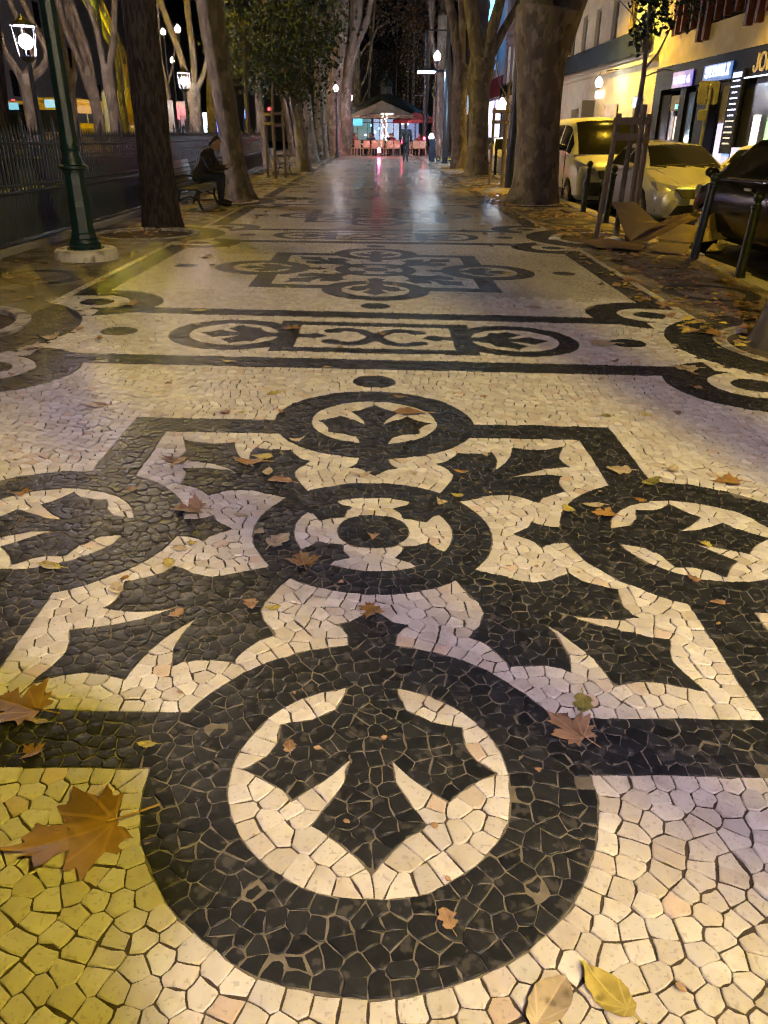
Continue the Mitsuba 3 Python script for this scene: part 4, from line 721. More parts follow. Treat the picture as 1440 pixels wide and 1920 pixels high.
for a in [(135, 1572, 190, 'plane', O_, 'big orange brown plane leaf on the white stones at the lower left', 1.95, .30), (35, 1325, 110, 'plane', O_, 'orange plane leaf on the black band cut by the left edge', 1.2, .25), (1066, 1366, 92, 'plane', B_, 'brown lobed leaf at the right rim of the nearest black ring', .6, .28), (1093, 1322, 58, 'ragged', 'mat_vein_olive', 'olive green ragged leaf on the lilac lit white stones', 2.9, .25),
          (1030, 1882, 105, 'oval', P_, 'pale curled leaf at the bottom right of the picture', -.7, .5), (1140, 1862, 100, 'oval', Y_, 'bright yellow oval leaf at the bottom right of the picture', .6, .35), (838, 1724, 48, 'ragged', B_, 'tan pointed leaf fragment on the nearest black ring', .3, .4), (543, 1400, 34, 'ragged', B_, 'small brown scrap of leaf inside the nearest circle', .1, .2), (276, 1397, 34, 'oval', Y_, 'small yellow leaf on the black band left of the nearest ring', 1.5, .2),
          (60, 1411, 36, 'plane', O_, 'small orange leaf below the leaf at the left edge', 1.0, .4), (76, 1354, 30, 'oval', P_, 'pale narrow leaf on the upper edge of the black band at left', 1.4, .2), (523, 1014, 62, 'ragged', P_, 'spotted tan leaf on the left of the centre ring', -.5, .4), (567, 1051, 60, 'plane', O_, 'crisp orange star shaped leaf below the centre ring', .2, .3), (524, 904, 52, 'ragged', B_, 'brown crumpled leaf above the centre ring on the black figure', 1.2, .5),
          (468, 868, 60, 'oval', O_, 'orange half of a pair of leaves on the upper left black figure', 1.5, .4), (491, 857, 42, 'oval', Y_, 'yellow half of a pair of leaves on the upper left black figure', 1.4, .3), (353, 957, 62, 'plane', B_, 'brown leaf on the spade tip of the left circle', 1.5, .5), (1066, 957, 36, 'oval', Y_, 'vivid yellow leaf on the right spade tip', .3, .4), (1135, 966, 44, 'plane', O_, 'orange curled leaf beside the right circle', 1.2, .5), (1112, 948, 40, 'oval', P_, 'pale leaf just above the orange one by the right circle', 1.5, .2),
          (1220, 906, 52, 'oval', 'mat_vein_olive', 'long olive yellow leaf on the upper rim of the right circle', -.9, .3), (1160, 883, 48, 'ragged', P_, 'pale torn leaf on the corner of the black square frame', 1.4, .3), (770, 776, 62, 'oval', B_, 'dark brown leaf in the white disc of the far circle', 1.4, .5), (748, 745, 24, 'oval', O_, 'little orange leaf on the top rim of the far circle', 1.2, .3), (330, 866, 48, 'plane', B_, 'brown leaf on the white corner of the square frame', 1.3, .4),
          (218, 1106, 44, 'oval', P_, 'pale round leaf on the white stones by the lower left figure', .4, .3), (92, 1062, 52, 'oval', Y_, 'yellow leaf in the lower rim of the left circle', 1.2, .3), (318, 1056, 36, 'ragged', Y_, 'ragged yellow leaf below the left spade tip', .3, .4), (336, 1030, 34, 'oval', P_, 'pale curled leaf just under the left spade tip', 1.3, .3), (178, 761, 44, 'oval', B_, 'brown leaf alone on the lilac white stones at left', 1.4, .3), (1134, 781, 26, 'oval', 'mat_vein_olive', 'small dull leaf near the far right corner of the frame', 1.3, .4),
          (248, 918, 26, 'ragged', B_, 'dry curl of leaf on the rim of the left circle', .3, .5), (92, 634, 34, 'plane', P_, 'pale brown leaf on the black ring of the left tree pit', 1.4, .5), (186, 635, 22, 'ragged', O_, 'orange leaf between the left pit and the panel', .2, .4), (150, 618, 20, 'ragged', O_, 'small orange leaf at the rim of the left pit ring', .2, .4), (240, 571, 34, 'plane', O_, 'rust orange leaf in the far left scroll', 1.3, .3), (427, 678, 24, 'oval', Y_, 'yellow leaf on the near black cross band', 1.3, .3), (548, 617, 36, 'plane', B_, 'dark leaf on the left circle of the long panel', 1.4, .3),
          (370, 583, 32, 'oval', Y_, 'long yellow leaf on the far black cross band', 1.5, .2), (60, 655, 36, 'plane', P_, 'pale leaf between the left pit ring and the left scroll', 1.5, .4), (1130, 645, 50, 'ragged', P_, 'pale broken leaf on the small right disc of the panel', 1.4, .2), (1330, 626, 44, 'plane', O_, 'orange leaf on the black ring of the right tree pit', 1.4, .3), (1270, 575, 30, 'ragged', O_, 'orange leaf above the far right scroll', 1.3, .3), (1290, 606, 30, 'ragged', Y_, 'yellowish leaf beside the far right scroll', 1.3, .3), (1285, 692, 46, 'plane', P_, 'pale wide leaf on the near right scroll', 1.5, .3), (1000, 577, 30, 'oval', P_, 'pale leaf on the far cross band at right', 1.4, .3),
          (168, 505, 16, 'oval', Y_, 'bright yellow leaf in front of the white lamp base', 1.4, .3), (692, 543, 12, 'oval', Y_, 'bright yellow leaf on the second flower figure', 1.3, .4), (56, 559, 16, 'oval', Y_, 'small yellow leaf by the rim of the left pit', 1.4, .4), (1366, 905, 50, 'plane', O_, 'orange leaf on the lilac stones above the right circle', 1.4, .3), (1300, 1085, 30, 'ragged', B_, 'small brown leaf below the right circle', .5, .3), (452, 968, 30, 'oval', P_, 'faint pale leaf on the white lobe left of centre', 1.3, .2), (865, 886, 30, 'oval', O_, 'orange sliver of leaf above the centre ring', 1.3, .3), (857, 930, 26, 'oval', Y_, 'thin yellow leaf on the right rim of the centre ring', 1.2, .3)]:
    lay_leaf(*a[:5], lb=a[5], rot=a[6], curl=a[7])
lr = np.random.default_rng(77)
for i in range(120):
    y = 2.2+17*lr.uniform()**1.2; x = lr.uniform(-1, 1)*min(3.0, .5*y+.3)
    m_ = lr.choice([O_, B_, B_, P_, Y_, P_]); kd = lr.choice(['oval', 'ragged', 'plane'])
    g_ = f"{ {O_: 'orange', B_: 'brown', P_: 'pale', Y_: 'yellow'}[m_]} {'narrow' if kd == 'oval' else 'torn' if kd == 'ragged' else 'lobed'} leaves {'on the flower square' if y < 4.6 else 'around the long panel' if y < 8.2 else 'on the second flower square' if y < 11.8 else 'far along the promenade'}, {'left' if x < 0 else 'right'} half"
    lay_leaf(0, 0, lr.uniform(.04, .10), kd, m_, lb='small '+g_.replace('leaves', 'leaf').replace(', left half', ', left of its middle').replace(', right half', ', right of its middle'), curl=lr.uniform(.3, .8), seed=9000+i, xy=(x, y), group=g_)
def litter(name, lb, n, f, m, size, seed):
    r = np.random.default_rng(seed); ms = []
    protos = [leaf_mesh(k_, 1.0, .4, 50+j) for j, k_ in enumerate(['ragged', 'oval', 'plane', 'ragged'])]
    for i in range(n):
        x, y = f(r); q = protos[i % 4].copy(); q.apply_scale(size*r.uniform(.5, 1.4)); q.apply_transform(trimesh.transformations.rotation_matrix(r.uniform(0, 6.28), [0, 0, 1])); q.apply_transform(trimesh.transformations.rotation_matrix(r.normal(0, .2), [1, 0, 0]))
        q.apply_translation((x, y, float(gz(x, y))+.004)); ms.append(q)
    whole(name, lb, 'leaves', cat_(ms), m, 50, kind='stuff')
def rv(r):
    while True:
        y = r.uniform(5, 26) if r.uniform() < .8 else r.uniform(26, 45); x = r.uniform(2.6, 4.5)+.4*r.normal()
        if 2.7 < x < 4.55 and meshkit.noise(np.array([[x*1.1, y*.7, 0]]), 6)[0] > .38: return x, y
litter('fallen_leaves', 'carpet of brown leaves on the right verge', 900, rv, 'mat_fall_brown', .10, 1)
litter('fallen_leaves', 'scattered yellow leaves on the right verge', 330, rv, 'mat_fall_yellow', .085, 2)
litter('fallen_leaves', 'brown leaves gathered along the fence and the left tree', 420, lambda r: (-4.6+abs(r.normal(0, .5)) if r.uniform() < .6 else -3.7+r.normal(0, .5), r.uniform(7, 30)), 'mat_fall_brown', .085, 3)
litter('fallen_leaves', 'dark wet leaf scraps flattened on the wet promenade', 420, lambda r: (r.uniform(-3, 3), r.uniform(9, 48)), 'mat_kraft_dark', .085, 4)
litter('fallen_leaves', 'crumbs of leaves pressed between the near stones', 240, lambda r: (r.uniform(-2.6, 2.6), r.uniform(.9, 8)), 'mat_fall_brown', .017, 5)

# ------------------------------------------------------------------ parked cars
def loft(sts):
    """stations (y, [(x, z) right half from bottom centre up]) mirrored and skinned"""
    rings = []
    for y, h in sts:
        h = np.array(h, float); full = np.vstack([h, (h*[-1, 1])[::-1][1:-1] if h[0][0] == 0 else (h*[-1, 1])[::-1]]); rings.append(np.c_[full[:, 0], np.full(len(full), y), full[:, 1]])
    n = len(rings[0]); V = np.vstack(rings); F = []
    for r in range(len(rings)-1):
        for i in range(n): a, b = r*n+i, r*n+(i+1) % n; F += [(a, b+n, b), (a, a+n, b+n)]
    c0, c1 = len(V), len(V)+1; V = np.vstack([V, rings[0].mean(0), rings[-1].mean(0)])
    F += [(c0, i, (i+1) % n) for i in range(n)]+[(c1, (len(rings)-1)*n+(i+1) % n, (len(rings)-1)*n+i) for i in range(n)]
    m = trimesh.Trimesh(V, F, process=True); m.fix_normals(); return m
def densify(st, k=4):
    from scipy.interpolate import PchipInterpolator as PC
    a = np.array(st, float); y = a[:, 0]; yy = np.unique(np.concatenate([np.linspace(y[i], y[i+1], k+1) for i in range(len(y)-1)])); return np.c_[yy, PC(y, a[:, 1:])(yy)]
def car(name, label, cat, x, y, rot, paint, st, cab, wheels, glass, front, s=1.1, tyre=.32, group=None, dark_bumper=False):
    """local frame: -y is the front. st: (y, half width, top, bottom); cab: (y, half width low, half width top, z low, z roof)"""
    k = thing(name, label, cat, group); R = lambda m: moved(m, x, y, -.24, rot, s)
    secs = [(q[0], [(0, q[3]), (q[1]*.86, q[3]), (q[1]*.97, q[3]+.10), (q[1], q[3]+(q[2]-q[3])*.5), (q[1]*.985, q[3]+(q[2]-q[3])*.72), (q[1]*.93, q[2]-.045), (q[1]*.84, q[2]), (q[1]*.4, q[2]+.03), (0, q[2]+.035)]) for q in densify(st)]
    body = loft(secs); M = manifold3d.Manifold(manifold3d.Mesh(np.array(body.vertices, np.float32), np.array(body.faces, np.uint32)))
    hw = max(q[1] for q in st)
    for wy in wheels:
        for sg in (-1, 1): M = M-manifold3d.Manifold.cylinder(.34, tyre+.05, tyre+.05, 36).rotate([0, 90, 0]).translate([sg*(hw-.12)-.17, wy, tyre])
    mm = M.to_mesh(); part(k, 'body', R(trimesh.Trimesh(mm.vert_properties[:, :3], mm.tri_verts)), paint, 32)
    D = densify(cab, 7); cs = []
    for q in D:
        y_, w1, w2, zb, zr = q; hh = zr-zb
        cs.append((y_, [(0, zb), (w1, zb), (w1*.98+w2*.02, zb+.12*hh), (w1*.55+w2*.45, zb+.48*hh), (w2*1.02, zb+.80*hh), (w2*.92, zb+.95*hh), (w2*.5, zr), (0, zr+.012)]))
    cb = loft(cs); C = cb.triangles_center; dd = np.array(D); Nn = cb.face_normals
    low = np.interp(C[:, 1], dd[:, 0], dd[:, 3]); hi = np.interp(C[:, 1], dd[:, 0], dd[:, 4]); fr_ = (C[:, 2]-low)/np.maximum(hi-low, .02); wt = np.interp(C[:, 1], dd[:, 0], dd[:, 2])
    top = (np.abs(C[:, 0]) < wt*.93) & (fr_ > .9) & (Nn[:, 2] > .15); (a0, a1), (b0, b1), sides = glass
    wsc = top & (C[:, 1] > a0) & (C[:, 1] < a1); rwn = top & (C[:, 1] > b0) & (C[:, 1] < b1); sd = np.zeros(len(C), bool)
    for y0_, y1_ in sides: sd |= (fr_ > .10) & (fr_ < .82) & (np.abs(C[:, 0]) > .4) & (C[:, 1] > y0_) & (C[:, 1] < y1_) & (hi-low > .16)
    sub = lambda msk: cb.submesh([np.nonzero(msk)[0]], append=True)
    part(k, 'cabin', R(sub(~(wsc | rwn | sd))), paint, 40)
    for nm, ms_ in (('windscreen', wsc), ('rear_window', rwn)):
        if ms_.any(): part(k, nm, R(sub(ms_)), 'mat_car_glass', 50)
    for y0_, y1_ in sides:
        for sg in (-1, 1):
            ms_ = sd & (C[:, 1] > y0_) & (C[:, 1] < y1_) & (C[:, 0]*sg > 0)
            if ms_.any(): part(k, 'side_window', R(sub(ms_)), 'mat_car_glass', 50)
    for wy in wheels:
        for sg in (-1, 1):
            cx = sg*(hw-.10)
            t = lathe([(tyre*.62, -.10), (tyre*.93, -.105), (tyre, -.07), (tyre, .07), (tyre*.93, .105), (tyre*.62, .10), (tyre*.62, -.10)], 28); t.apply_transform(trimesh.transformations.rotation_matrix(math.pi/2, [0, 1, 0])); t.apply_translation((cx, wy, tyre))
            w = part(k, 'wheel', R(t), 'mat_rubber', 40)
            sp = [bx(.03, tyre*.2, tyre*1.2, (cx+sg*.085, wy, tyre)) for _ in range(5)]
            for i, q in enumerate(sp): q.apply_transform(trimesh.transformations.rotation_matrix(i*math.pi/5, [1, 0, 0], (cx, wy, tyre)))
            d = lathe([(0, -.01), (tyre*.62, -.01), (tyre*.62, .03), (tyre*.56, .03), (tyre*.5, .0), (0, .0)], 24); d.apply_transform(trimesh.transformations.rotation_matrix(sg*math.pi/2, [0, 1, 0])); d.apply_translation((cx+sg*.06, wy, tyre))
            part(w, 'rim', R(cat_([d]+sp)), 'mat_chrome', 30)
    for nm, m_, mt in front: part(k, nm, R(m_), mt, 30)
    return k
def poly3(pts, th=.03):
    P = np.array(pts, float); n_ = np.cross(P[1]-P[0], P[2]-P[0]); n_ /= np.linalg.norm(n_); return trimesh.convex.convex_hull(np.vstack([P+n_*th/2, P-n_*th/2]))
def pair(pts, th=.04): return [poly3(pts, th), poly3([(-a, b, c) for a, b, c in pts][::-1], th)]
# silver hatchback facing the viewer
hl = pair([(.46, -1.955, .72), (.82, -1.79, .80), (.83, -1.60, .79), (.78, -1.86, .66), (.52, -1.975, .63)], .07)
fog = pair([(.52, -2.0, .46), (.80, -1.84, .50), (.78, -1.86, .33), (.60, -1.97, .31)], .05)
mir = lambda px_, py_, pz_: [moved(trimesh.creation.icosphere(2, 1.0).apply_transform(np.diag([.10, .055, .07, 1])), sg*px_, py_, pz_) for sg in (-1, 1)]
hst = [(-2.02, .60, .52, .30), (-1.97, .74, .68, .22), (-1.75, .85, .80, .19), (-1.3, .885, .92, .19), (-.92, .89, .99, .19), (0, .89, .99, .19), (1.2, .885, 1.0, .19), (1.75, .86, 1.0, .22), (1.97, .80, .92, .28), (2.02, .70, .75, .36)]
hcab = [(-.98, .80, .74, .96, 1.02), (-.55, .81, .66, .96, 1.25), (-.12, .81, .60, .96, 1.42), (.5, .81, .60, .96, 1.45), (1.2, .80, .58, .96, 1.41), (1.6, .79, .60, .96, 1.22), (1.88, .77, .66, .96, 1.02)]
hgl = ((-.95, -.16), (1.30, 1.85), [(-.72, .28), (.36, 1.35)])
def hatch_front():
    return [('headlight', hl[0], 'mat_lens'), ('headlight', hl[1], 'mat_lens'), ('grille', poly3([(-.50, -1.985, .70), (.50, -1.985, .70), (.36, -2.035, .56), (-.36, -2.035, .56)], .05), 'mat_plastic_black'), ('lower_intake', poly3([(-.44, -2.04, .44), (.44, -2.04, .44), (.56, -2.0, .27), (-.56, -2.0, .27)], .05), 'mat_plastic_black'),
            ('fog_lamp_surround', fog[0], 'mat_plastic_black'), ('fog_lamp_surround', fog[1], 'mat_plastic_black'), ('mirror', mir(.97, -.55, 1.04)[0], 'mat_car_silver'), ('mirror', mir(.97, -.55, 1.04)[1], 'mat_car_silver'), ('number_plate', bx(.46, .02, .10, (0, -2.055, .50)), 'mat_white_paint'),
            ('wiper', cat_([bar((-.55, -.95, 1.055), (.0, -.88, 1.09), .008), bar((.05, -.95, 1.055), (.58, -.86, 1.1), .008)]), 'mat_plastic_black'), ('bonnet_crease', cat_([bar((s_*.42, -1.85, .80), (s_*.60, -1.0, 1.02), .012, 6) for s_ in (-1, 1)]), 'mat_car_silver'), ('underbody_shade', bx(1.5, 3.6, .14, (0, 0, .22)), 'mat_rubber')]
car('parked_car', 'silver hatchback facing the viewer behind the cardboard heap', 'car', 6.5, 18.75, 0, 'mat_car_silver', hst, hcab, (-1.22, 1.36), hgl, hatch_front())
# white van facing the viewer
vst = [(-2.48, .70, .62, .36), (-2.42, .86, .85, .26), (-2.1, .95, 1.02, .24), (-1.5, .975, 1.16, .24), (-1.2, .98, 1.2, .24), (0, .98, 1.2, .26), (2.3, .97, 1.2, .28), (2.5, .94, 1.1, .34)]
vcab = [(-1.62, .92, .86, 1.14, 1.18), (-1.1, .93, .80, 1.14, 1.62), (-.72, .935, .78, 1.14, 1.90), (0, .94, .78, 1.14, 1.96), (2.2, .94, .78, 1.14, 1.95), (2.45, .92, .78, 1.14, 1.85), (2.5, .90, .80, 1.14, 1.3)]
vgl = ((-1.6, -.76), (2.46, 2.5), [(-1.30, -.95), (-.88, -.12), (0.02, 1.1), (1.22, 2.25)])
vh = pair([(.55, -2.40, .88), (.90, -2.12, 1.02), (.93, -1.85, 1.04), (.90, -2.2, .78), (.60, -2.44, .76)], .08)
car('parked_van', 'white passenger van facing the viewer behind the sapling stakes', 'van', 6.0, 23.35, 0, 'mat_car_white', vst, vcab, (-1.55, 1.45), vgl,
    [('headlight', vh[0], 'mat_lens'), ('headlight', vh[1], 'mat_lens'), ('grille', poly3([(-.52, -2.46, .86), (.52, -2.46, .86), (.45, -2.5, .70), (-.45, -2.5, .70)], .06), 'mat_plastic_black'), ('bumper', poly3([(-.80, -2.42, .62), (.80, -2.42, .62), (.76, -2.46, .34), (-.76, -2.46, .34)], .14), 'mat_plastic_black'), ('mirror', mir(1.08, -1.1, 1.32)[0], 'mat_plastic_black'), ('mirror', mir(1.08, -1.1, 1.32)[1], 'mat_plastic_black'),
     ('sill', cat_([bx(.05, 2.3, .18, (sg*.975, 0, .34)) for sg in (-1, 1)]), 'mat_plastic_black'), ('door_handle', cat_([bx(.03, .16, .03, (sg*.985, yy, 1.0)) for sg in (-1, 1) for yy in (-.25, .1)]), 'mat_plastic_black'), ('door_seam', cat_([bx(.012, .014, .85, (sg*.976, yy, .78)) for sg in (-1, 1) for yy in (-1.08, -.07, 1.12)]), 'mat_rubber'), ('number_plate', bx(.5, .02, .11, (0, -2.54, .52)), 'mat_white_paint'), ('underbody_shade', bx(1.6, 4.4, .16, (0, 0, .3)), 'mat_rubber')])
# black car facing away, its flank at the right edge
sst = [(-2.1, .62, .60, .34), (-2.04, .76, .78, .26), (-1.75, .87, .92, .24), (-1.2, .90, 1.02, .24), (-.9, .905, 1.05, .24), (0, .91, 1.06, .24), (1.4, .905, 1.08, .24), (1.9, .88, 1.08, .28), (2.1, .80, .95, .36), (2.14, .7, .75, .42)]
scab = [(-1.35, .82, .76, 1.0, 1.08), (-.95, .83, .68, 1.0, 1.36), (-.50, .83, .62, 1.0, 1.56), (.5, .83, .62, 1.0, 1.60), (1.3, .83, .61, 1.0, 1.57), (1.75, .81, .63, 1.0, 1.40), (2.0, .79, .68, 1.0, 1.12)]
sgl = ((-1.32, -.52), (1.38, 1.97), [(-1.05, -.72), (-.66, .25), (.34, 1.25), (1.31, 1.6)])
sh = pair([(.5, -2.02, .80), (.84, -1.86, .88), (.86, -1.62, .88), (.80, -1.92, .72), (.55, -2.06, .70)], .07)
car('parked_car', 'glossy black car at the right edge with the cardboard heap at its wheel', 'car', 6.34, 12.05, math.pi, 'mat_car_black', sst, scab, (-1.3, 1.35), sgl, [('headlight', sh[0], 'mat_lens'), ('headlight', sh[1], 'mat_lens'), ('mirror', mir(1.0, -.95, 1.12)[0], 'mat_car_black'), ('mirror', mir(1.0, -.95, 1.12)[1], 'mat_car_black'),
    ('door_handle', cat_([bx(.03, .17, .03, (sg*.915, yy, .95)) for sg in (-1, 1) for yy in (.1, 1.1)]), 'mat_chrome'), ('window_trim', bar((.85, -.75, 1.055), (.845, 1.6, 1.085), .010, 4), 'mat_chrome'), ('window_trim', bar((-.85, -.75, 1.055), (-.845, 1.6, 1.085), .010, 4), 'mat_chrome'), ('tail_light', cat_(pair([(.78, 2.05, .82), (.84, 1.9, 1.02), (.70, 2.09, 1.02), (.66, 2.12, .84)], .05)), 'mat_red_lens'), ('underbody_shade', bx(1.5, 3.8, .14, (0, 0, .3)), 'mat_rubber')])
def simple(label, x, y, rot, paint, group=None): car('parked_car', label, 'car', x, y, rot, paint, hst, hcab, (-1.22, 1.36), hgl, [('headlight', hl[0], 'mat_lens'), ('headlight', hl[1], 'mat_lens'), ('grille', poly3([(-.5, -1.985, .70), (.5, -1.985, .70), (.36, -2.035, .56), (-.36, -2.035, .56)], .05), 'mat_plastic_black'), ('mirror', mir(.97, -.55, 1.04)[0], paint), ('mirror', mir(.97, -.55, 1.04)[1], paint)], group=group)
simple('pale car beyond the black one on the far side of the road', 8.7, 17.5, 0, 'mat_car_white'); simple('dark car with a blue gleam on its roof in front of the shops', 9.0, 27.0, 0, 'mat_car_dark')
simple('pale car seen between the orange lit trunk and the bare sapling', 6.0, 39, 0, 'mat_car_white'); simple('dark car parked behind the thick trunk', 6.1, 31, 0, 'mat_car_dark'); simple('silver car far along the kerb behind the two trunks', 6.1, 45, 0, 'mat_car_silver')
for i, (x, y, c, lb) in enumerate([(-12.5, 21, 'mat_car_dark', 'dark car on the avenue left of the green lamp post'), (-12.8, 36, 'mat_car_dark', 'dark car beyond the fence behind the seated man'), (-13, 47, 'mat_car_silver', 'silver car beyond the fence under the coloured screen'), (-13.2, 58, 'mat_car_dark', 'far dark car on the avenue below the blue shop')]): simple(lb, x, y, 0, c)
# electric scooter
k = thing('kick_scooter', 'kick scooter with a green frame parked by the dark post', 'scooter'); x, y = 3.75, 51.0
part(k, 'deck', bx(.18, .9, .06, (x+.35, y, .14), bev=.015, rz=1.2), 'mat_yellow_paint'); part(k, 'steering_column', bar((x, y, .1), (x+.18, y, 1.2), .03, 8), 'mat_leaf_olive'); part(k, 'handlebar', bar((x+.14, y-.28, 1.2), (x+.22, y+.28, 1.2), .022, 8), 'mat_plastic_black')
for q in (x-.05, x+.72):
    t = trimesh.creation.torus(.12, .035, major_sections=20, minor_sections=8); t.apply_transform(trimesh.transformations.rotation_matrix(math.pi/2, [1, 0, 0])); t.apply_translation((q, y, .15)); part(k, 'wheel', t, 'mat_rubber', 40)
whole('litter_bin', 'slim grey box beside the kick scooter', 'bin', bx(.3, .3, 1.25, (3.35, 52.0, .62), bev=.03), 'mat_navy_post')

# ------------------------------------------------------------------ buildings on the right: facades stand at x = FX
FX = 12.0
def fac(px, py, x=FX):
    d = (px-720)/FOC*camr-(py-960)/FOC*camu+fw; q = CAM+d*((x-CAM[0])/d[0]); return q[1], q[2]
def fb(key, name, y0, y1, z0, z1, m, out=.06, depth=.1, emit=None, weight=None, label=None, bev=0):
    """a piece of facade from y0 to y1, z0 to z1, standing out of the wall by out"""
    return part(key, name, bx(depth, abs(y1-y0), abs(z1-z0), (FX-out+depth/2, (y0+y1)/2, (z0+z1)/2), bev=bev), m, emit=emit, weight=weight, label=label)
def words(key, name, text, y, z, h, m, emit=None, weight=.2, out=.12, bold=True, L=None, parent=None):
    t = meshkit.text_mesh(text, h, .03, bold)
    if L: t.apply_transform(np.diag([L/t.extents[0], 1, 1, 1]))
    yz(t, FX-out+.03); t.apply_translation((0, y, z))
    for q in t.split(only_watertight=False): part(key, 'letter', q, m, emit=emit, weight=weight*.4)
shop = thing('shop_building', 'cream shop building with black fascia and dark red fins at the upper right', 'building'); YA, YB = 17.0, 37.9
def wallhole(y0, y1, z0, z1, holes, t=.5):
    g = sbox(y0, z0, y1, z1).difference(shapely.union_all([sbox(*h) for h in holes])) if holes else sbox(y0, z0, y1, z1)
    m = ext(g, t); m.apply_transform(np.array([[0, 0, 1, FX], [1, 0, 0, 0], [0, 1, 0, 0], [0, 0, 0, 1.0]])); m.fix_normals(); return m
part(shop, 'wall', wallhole(YA, YB, 4.05, 5.1, []), 'mat_cream_wall'); part(shop, 'upper_wall', wallhole(YA, YB, 7.4, 15, []), 'mat_cream_wall')
part(shop, 'window_band', bx(.3, YB-YA-1.2, 2.3, (FX+.35, (YA+YB)/2-.6, 6.25)), 'mat_dark_glass'); part(shop, 'wall_end', bx(.5, 1.2, 2.3, (FX+.25, YB-.6, 6.25)), 'mat_cream_wall')
for i in range(12):
    y = YB-1.4-i*1.62; part(shop, 'window_mullion', bx(.12, .10, 2.3, (FX+.16, y, 6.25)), 'mat_red_wood')
fins = [(1268, 65, 0), (1279, 60, 0), (1297, 54, 0), (1308, 79, 1), (1320, 75, 1), (1343, 37, 0), (1361, 29, 0), (1382, 22, 0), (1400, 48, 1), (1420, 42, 1), (1440, 20, 0), (1452, 14, 0)]
for px, py, w in fins:
    y, z = fac(px, py, FX-.15); part(shop, 'fin', bx(.22, .13 if not w else .2, 7.4-z, (FX-.12, y, (7.4+z)/2)), 'mat_red_wood')
part(shop, 'fascia', wallhole(YA, YB, 3.2, 4.05, [], .3), 'mat_dark_front')
for a, b in ((37.9, 37.0), (34.6, 34.0), (32.6, 31.6), (29.2, 28.7), (24.5, 24.0)): fb(shop, 'pier', a, b, -.1, 3.2, 'mat_dark_front', .0, .4)
part(shop, 'interior_wall', bx(.2, YB-YA, 3.3, (FX+3.0, (YA+YB)/2, 1.55)), 'mat_grey_wall'); part(shop, 'interior_ceiling', bx(3, YB-YA, .1, (FX+1.6, (YA+YB)/2, 3.28)), 'mat_white_paint'); part(shop, 'interior_floor', bx(3, YB-YA, .1, (FX+1.6, (YA+YB)/2, -.14)), 'mat_grey_wall')
for y0, y1, m_, nm in ((37.0, 35.9, 'mat_dark_glass', 'dark_window'), (34.0, 33.2, 'mat_dark_glass', 'dark_window'), (28.7, 26.6, 'mat_dark_glass', 'dark_window')): fb(shop, nm, y0, y1, -.1, 3.0, m_, -.1, .08)
fb(shop, 'beige_panel', 31.6, 29.4, 1.9, 3.1, 'mat_poster', -.5, .06); fb(shop, 'lit_panel', 31.45, 30.2, -.05, 1.9, 'mat_lit_stub', -.45, .06, emit=(.34, .33, .58), weight=.2)
for z0, z1 in ((.05, 1.25), (1.35, 2.2)): fb(shop, 'lit_pane', 35.35, 34.75, z0, z1, 'mat_lit_stub', -.2, .06, emit=(.50, .40, .40), weight=.15)
fb(shop, 'door_frame', 35.9, 35.5, -.1, 2.4, 'mat_chrome', -.15, .1); fb(shop, 'door_head', 35.9, 34.6, 2.4, 2.95, 'mat_grey_plate', -.12, .1); fb(shop, 'green_exit_light', 35.0, 34.78, 2.45, 2.62, 'mat_lit_stub', .0, .05, emit=(.02, .55, .5), weight=.05)
fb(shop, 'lit_window', 26.5, 25.2, .5, 2.9, 'mat_lit_stub', -.15, .06, emit=(.42, .45, .50), weight=.2); fb(shop, 'green_strip', 26.75, 26.45, .5, 2.9, 'mat_lit_stub', -.1, .08, emit=(.02, .75, .28), weight=.1); fb(shop, 'mannequin_panel', 27.7, 27.2, .6, 2.1, 'mat_lit_stub', -.08, .06, emit=(.5, .55, .55), weight=.1)
pz = part(shop, 'directory_panel', bx(.08, .95, 2.5, (FX-.10, 29.0, 2.2)), 'mat_dark_front', label='dark tall directory panel with pale lines of small lettering')
rl = np.random.default_rng(4)
for i in range(13):
    w = rl.uniform(.4, .72); scene[numbered(pz+'__text_line')] = mikit.ply(bx(.012, w, .05 if i else .16, (FX-.15, 29.0, 3.3-i*.17)), 'mat_lit_stub'); scene[f'{pz}__text_line' + (f'_{i:03d}' if i else '')]['emitter'] = {'type': 'area', 'radiance': {'type': 'rgb', 'value': [.32, .42, .75] if i < 8 else [.16, .17, .2]}, 'sampling_weight': .02}
fb(shop, 'blue_poster', 28.55, 27.9, .1, 1.15, 'mat_lit_stub', .1, .05, emit=(.06, .16, .42), weight=.1); fb(shop, 'blue_poster', 29.3, 28.75, .1, 1.15, 'mat_lit_stub', .1, .05, emit=(.06, .16, .42), weight=.1)
fb(shop, 'strip_light', 28.6, 24, 3.16, 3.2, 'mat_lit_stub', .12, .05, emit=(.7, .85, 1.3), weight=.1)
y, z = fac(1268, 154); y2, _ = fac(1297, 150); bk = fb(shop, 'blue_halo', y+.25, y2-.25, z-.22, z+.34, 'mat_lit_stub', .08, .03, emit=(.012, .016, .22), weight=.1); words(shop, 'lettering', 'LIRE 6', y, z-.08, .24, 'mat_lit_stub', (.75, .8, 1.3), L=abs(y2-y))
y, z = fac(1327, 138); y2, _ = fac(1373, 124); fb(shop, 'blue_halo', y+.2, y2-.2, z-.28, z+.24, 'mat_lit_stub', .08, .03, emit=(.006, .06, .22), weight=.1); words(shop, 'lettering', 'STIVALI', y, z-.14, .32, 'mat_lit_stub', (.75, .9, 1.2), L=abs(y2-y))
y, z = fac(1419, 118); words(shop, 'lettering', 'JOR', y, z-.25, .5, 'mat_poster', None)
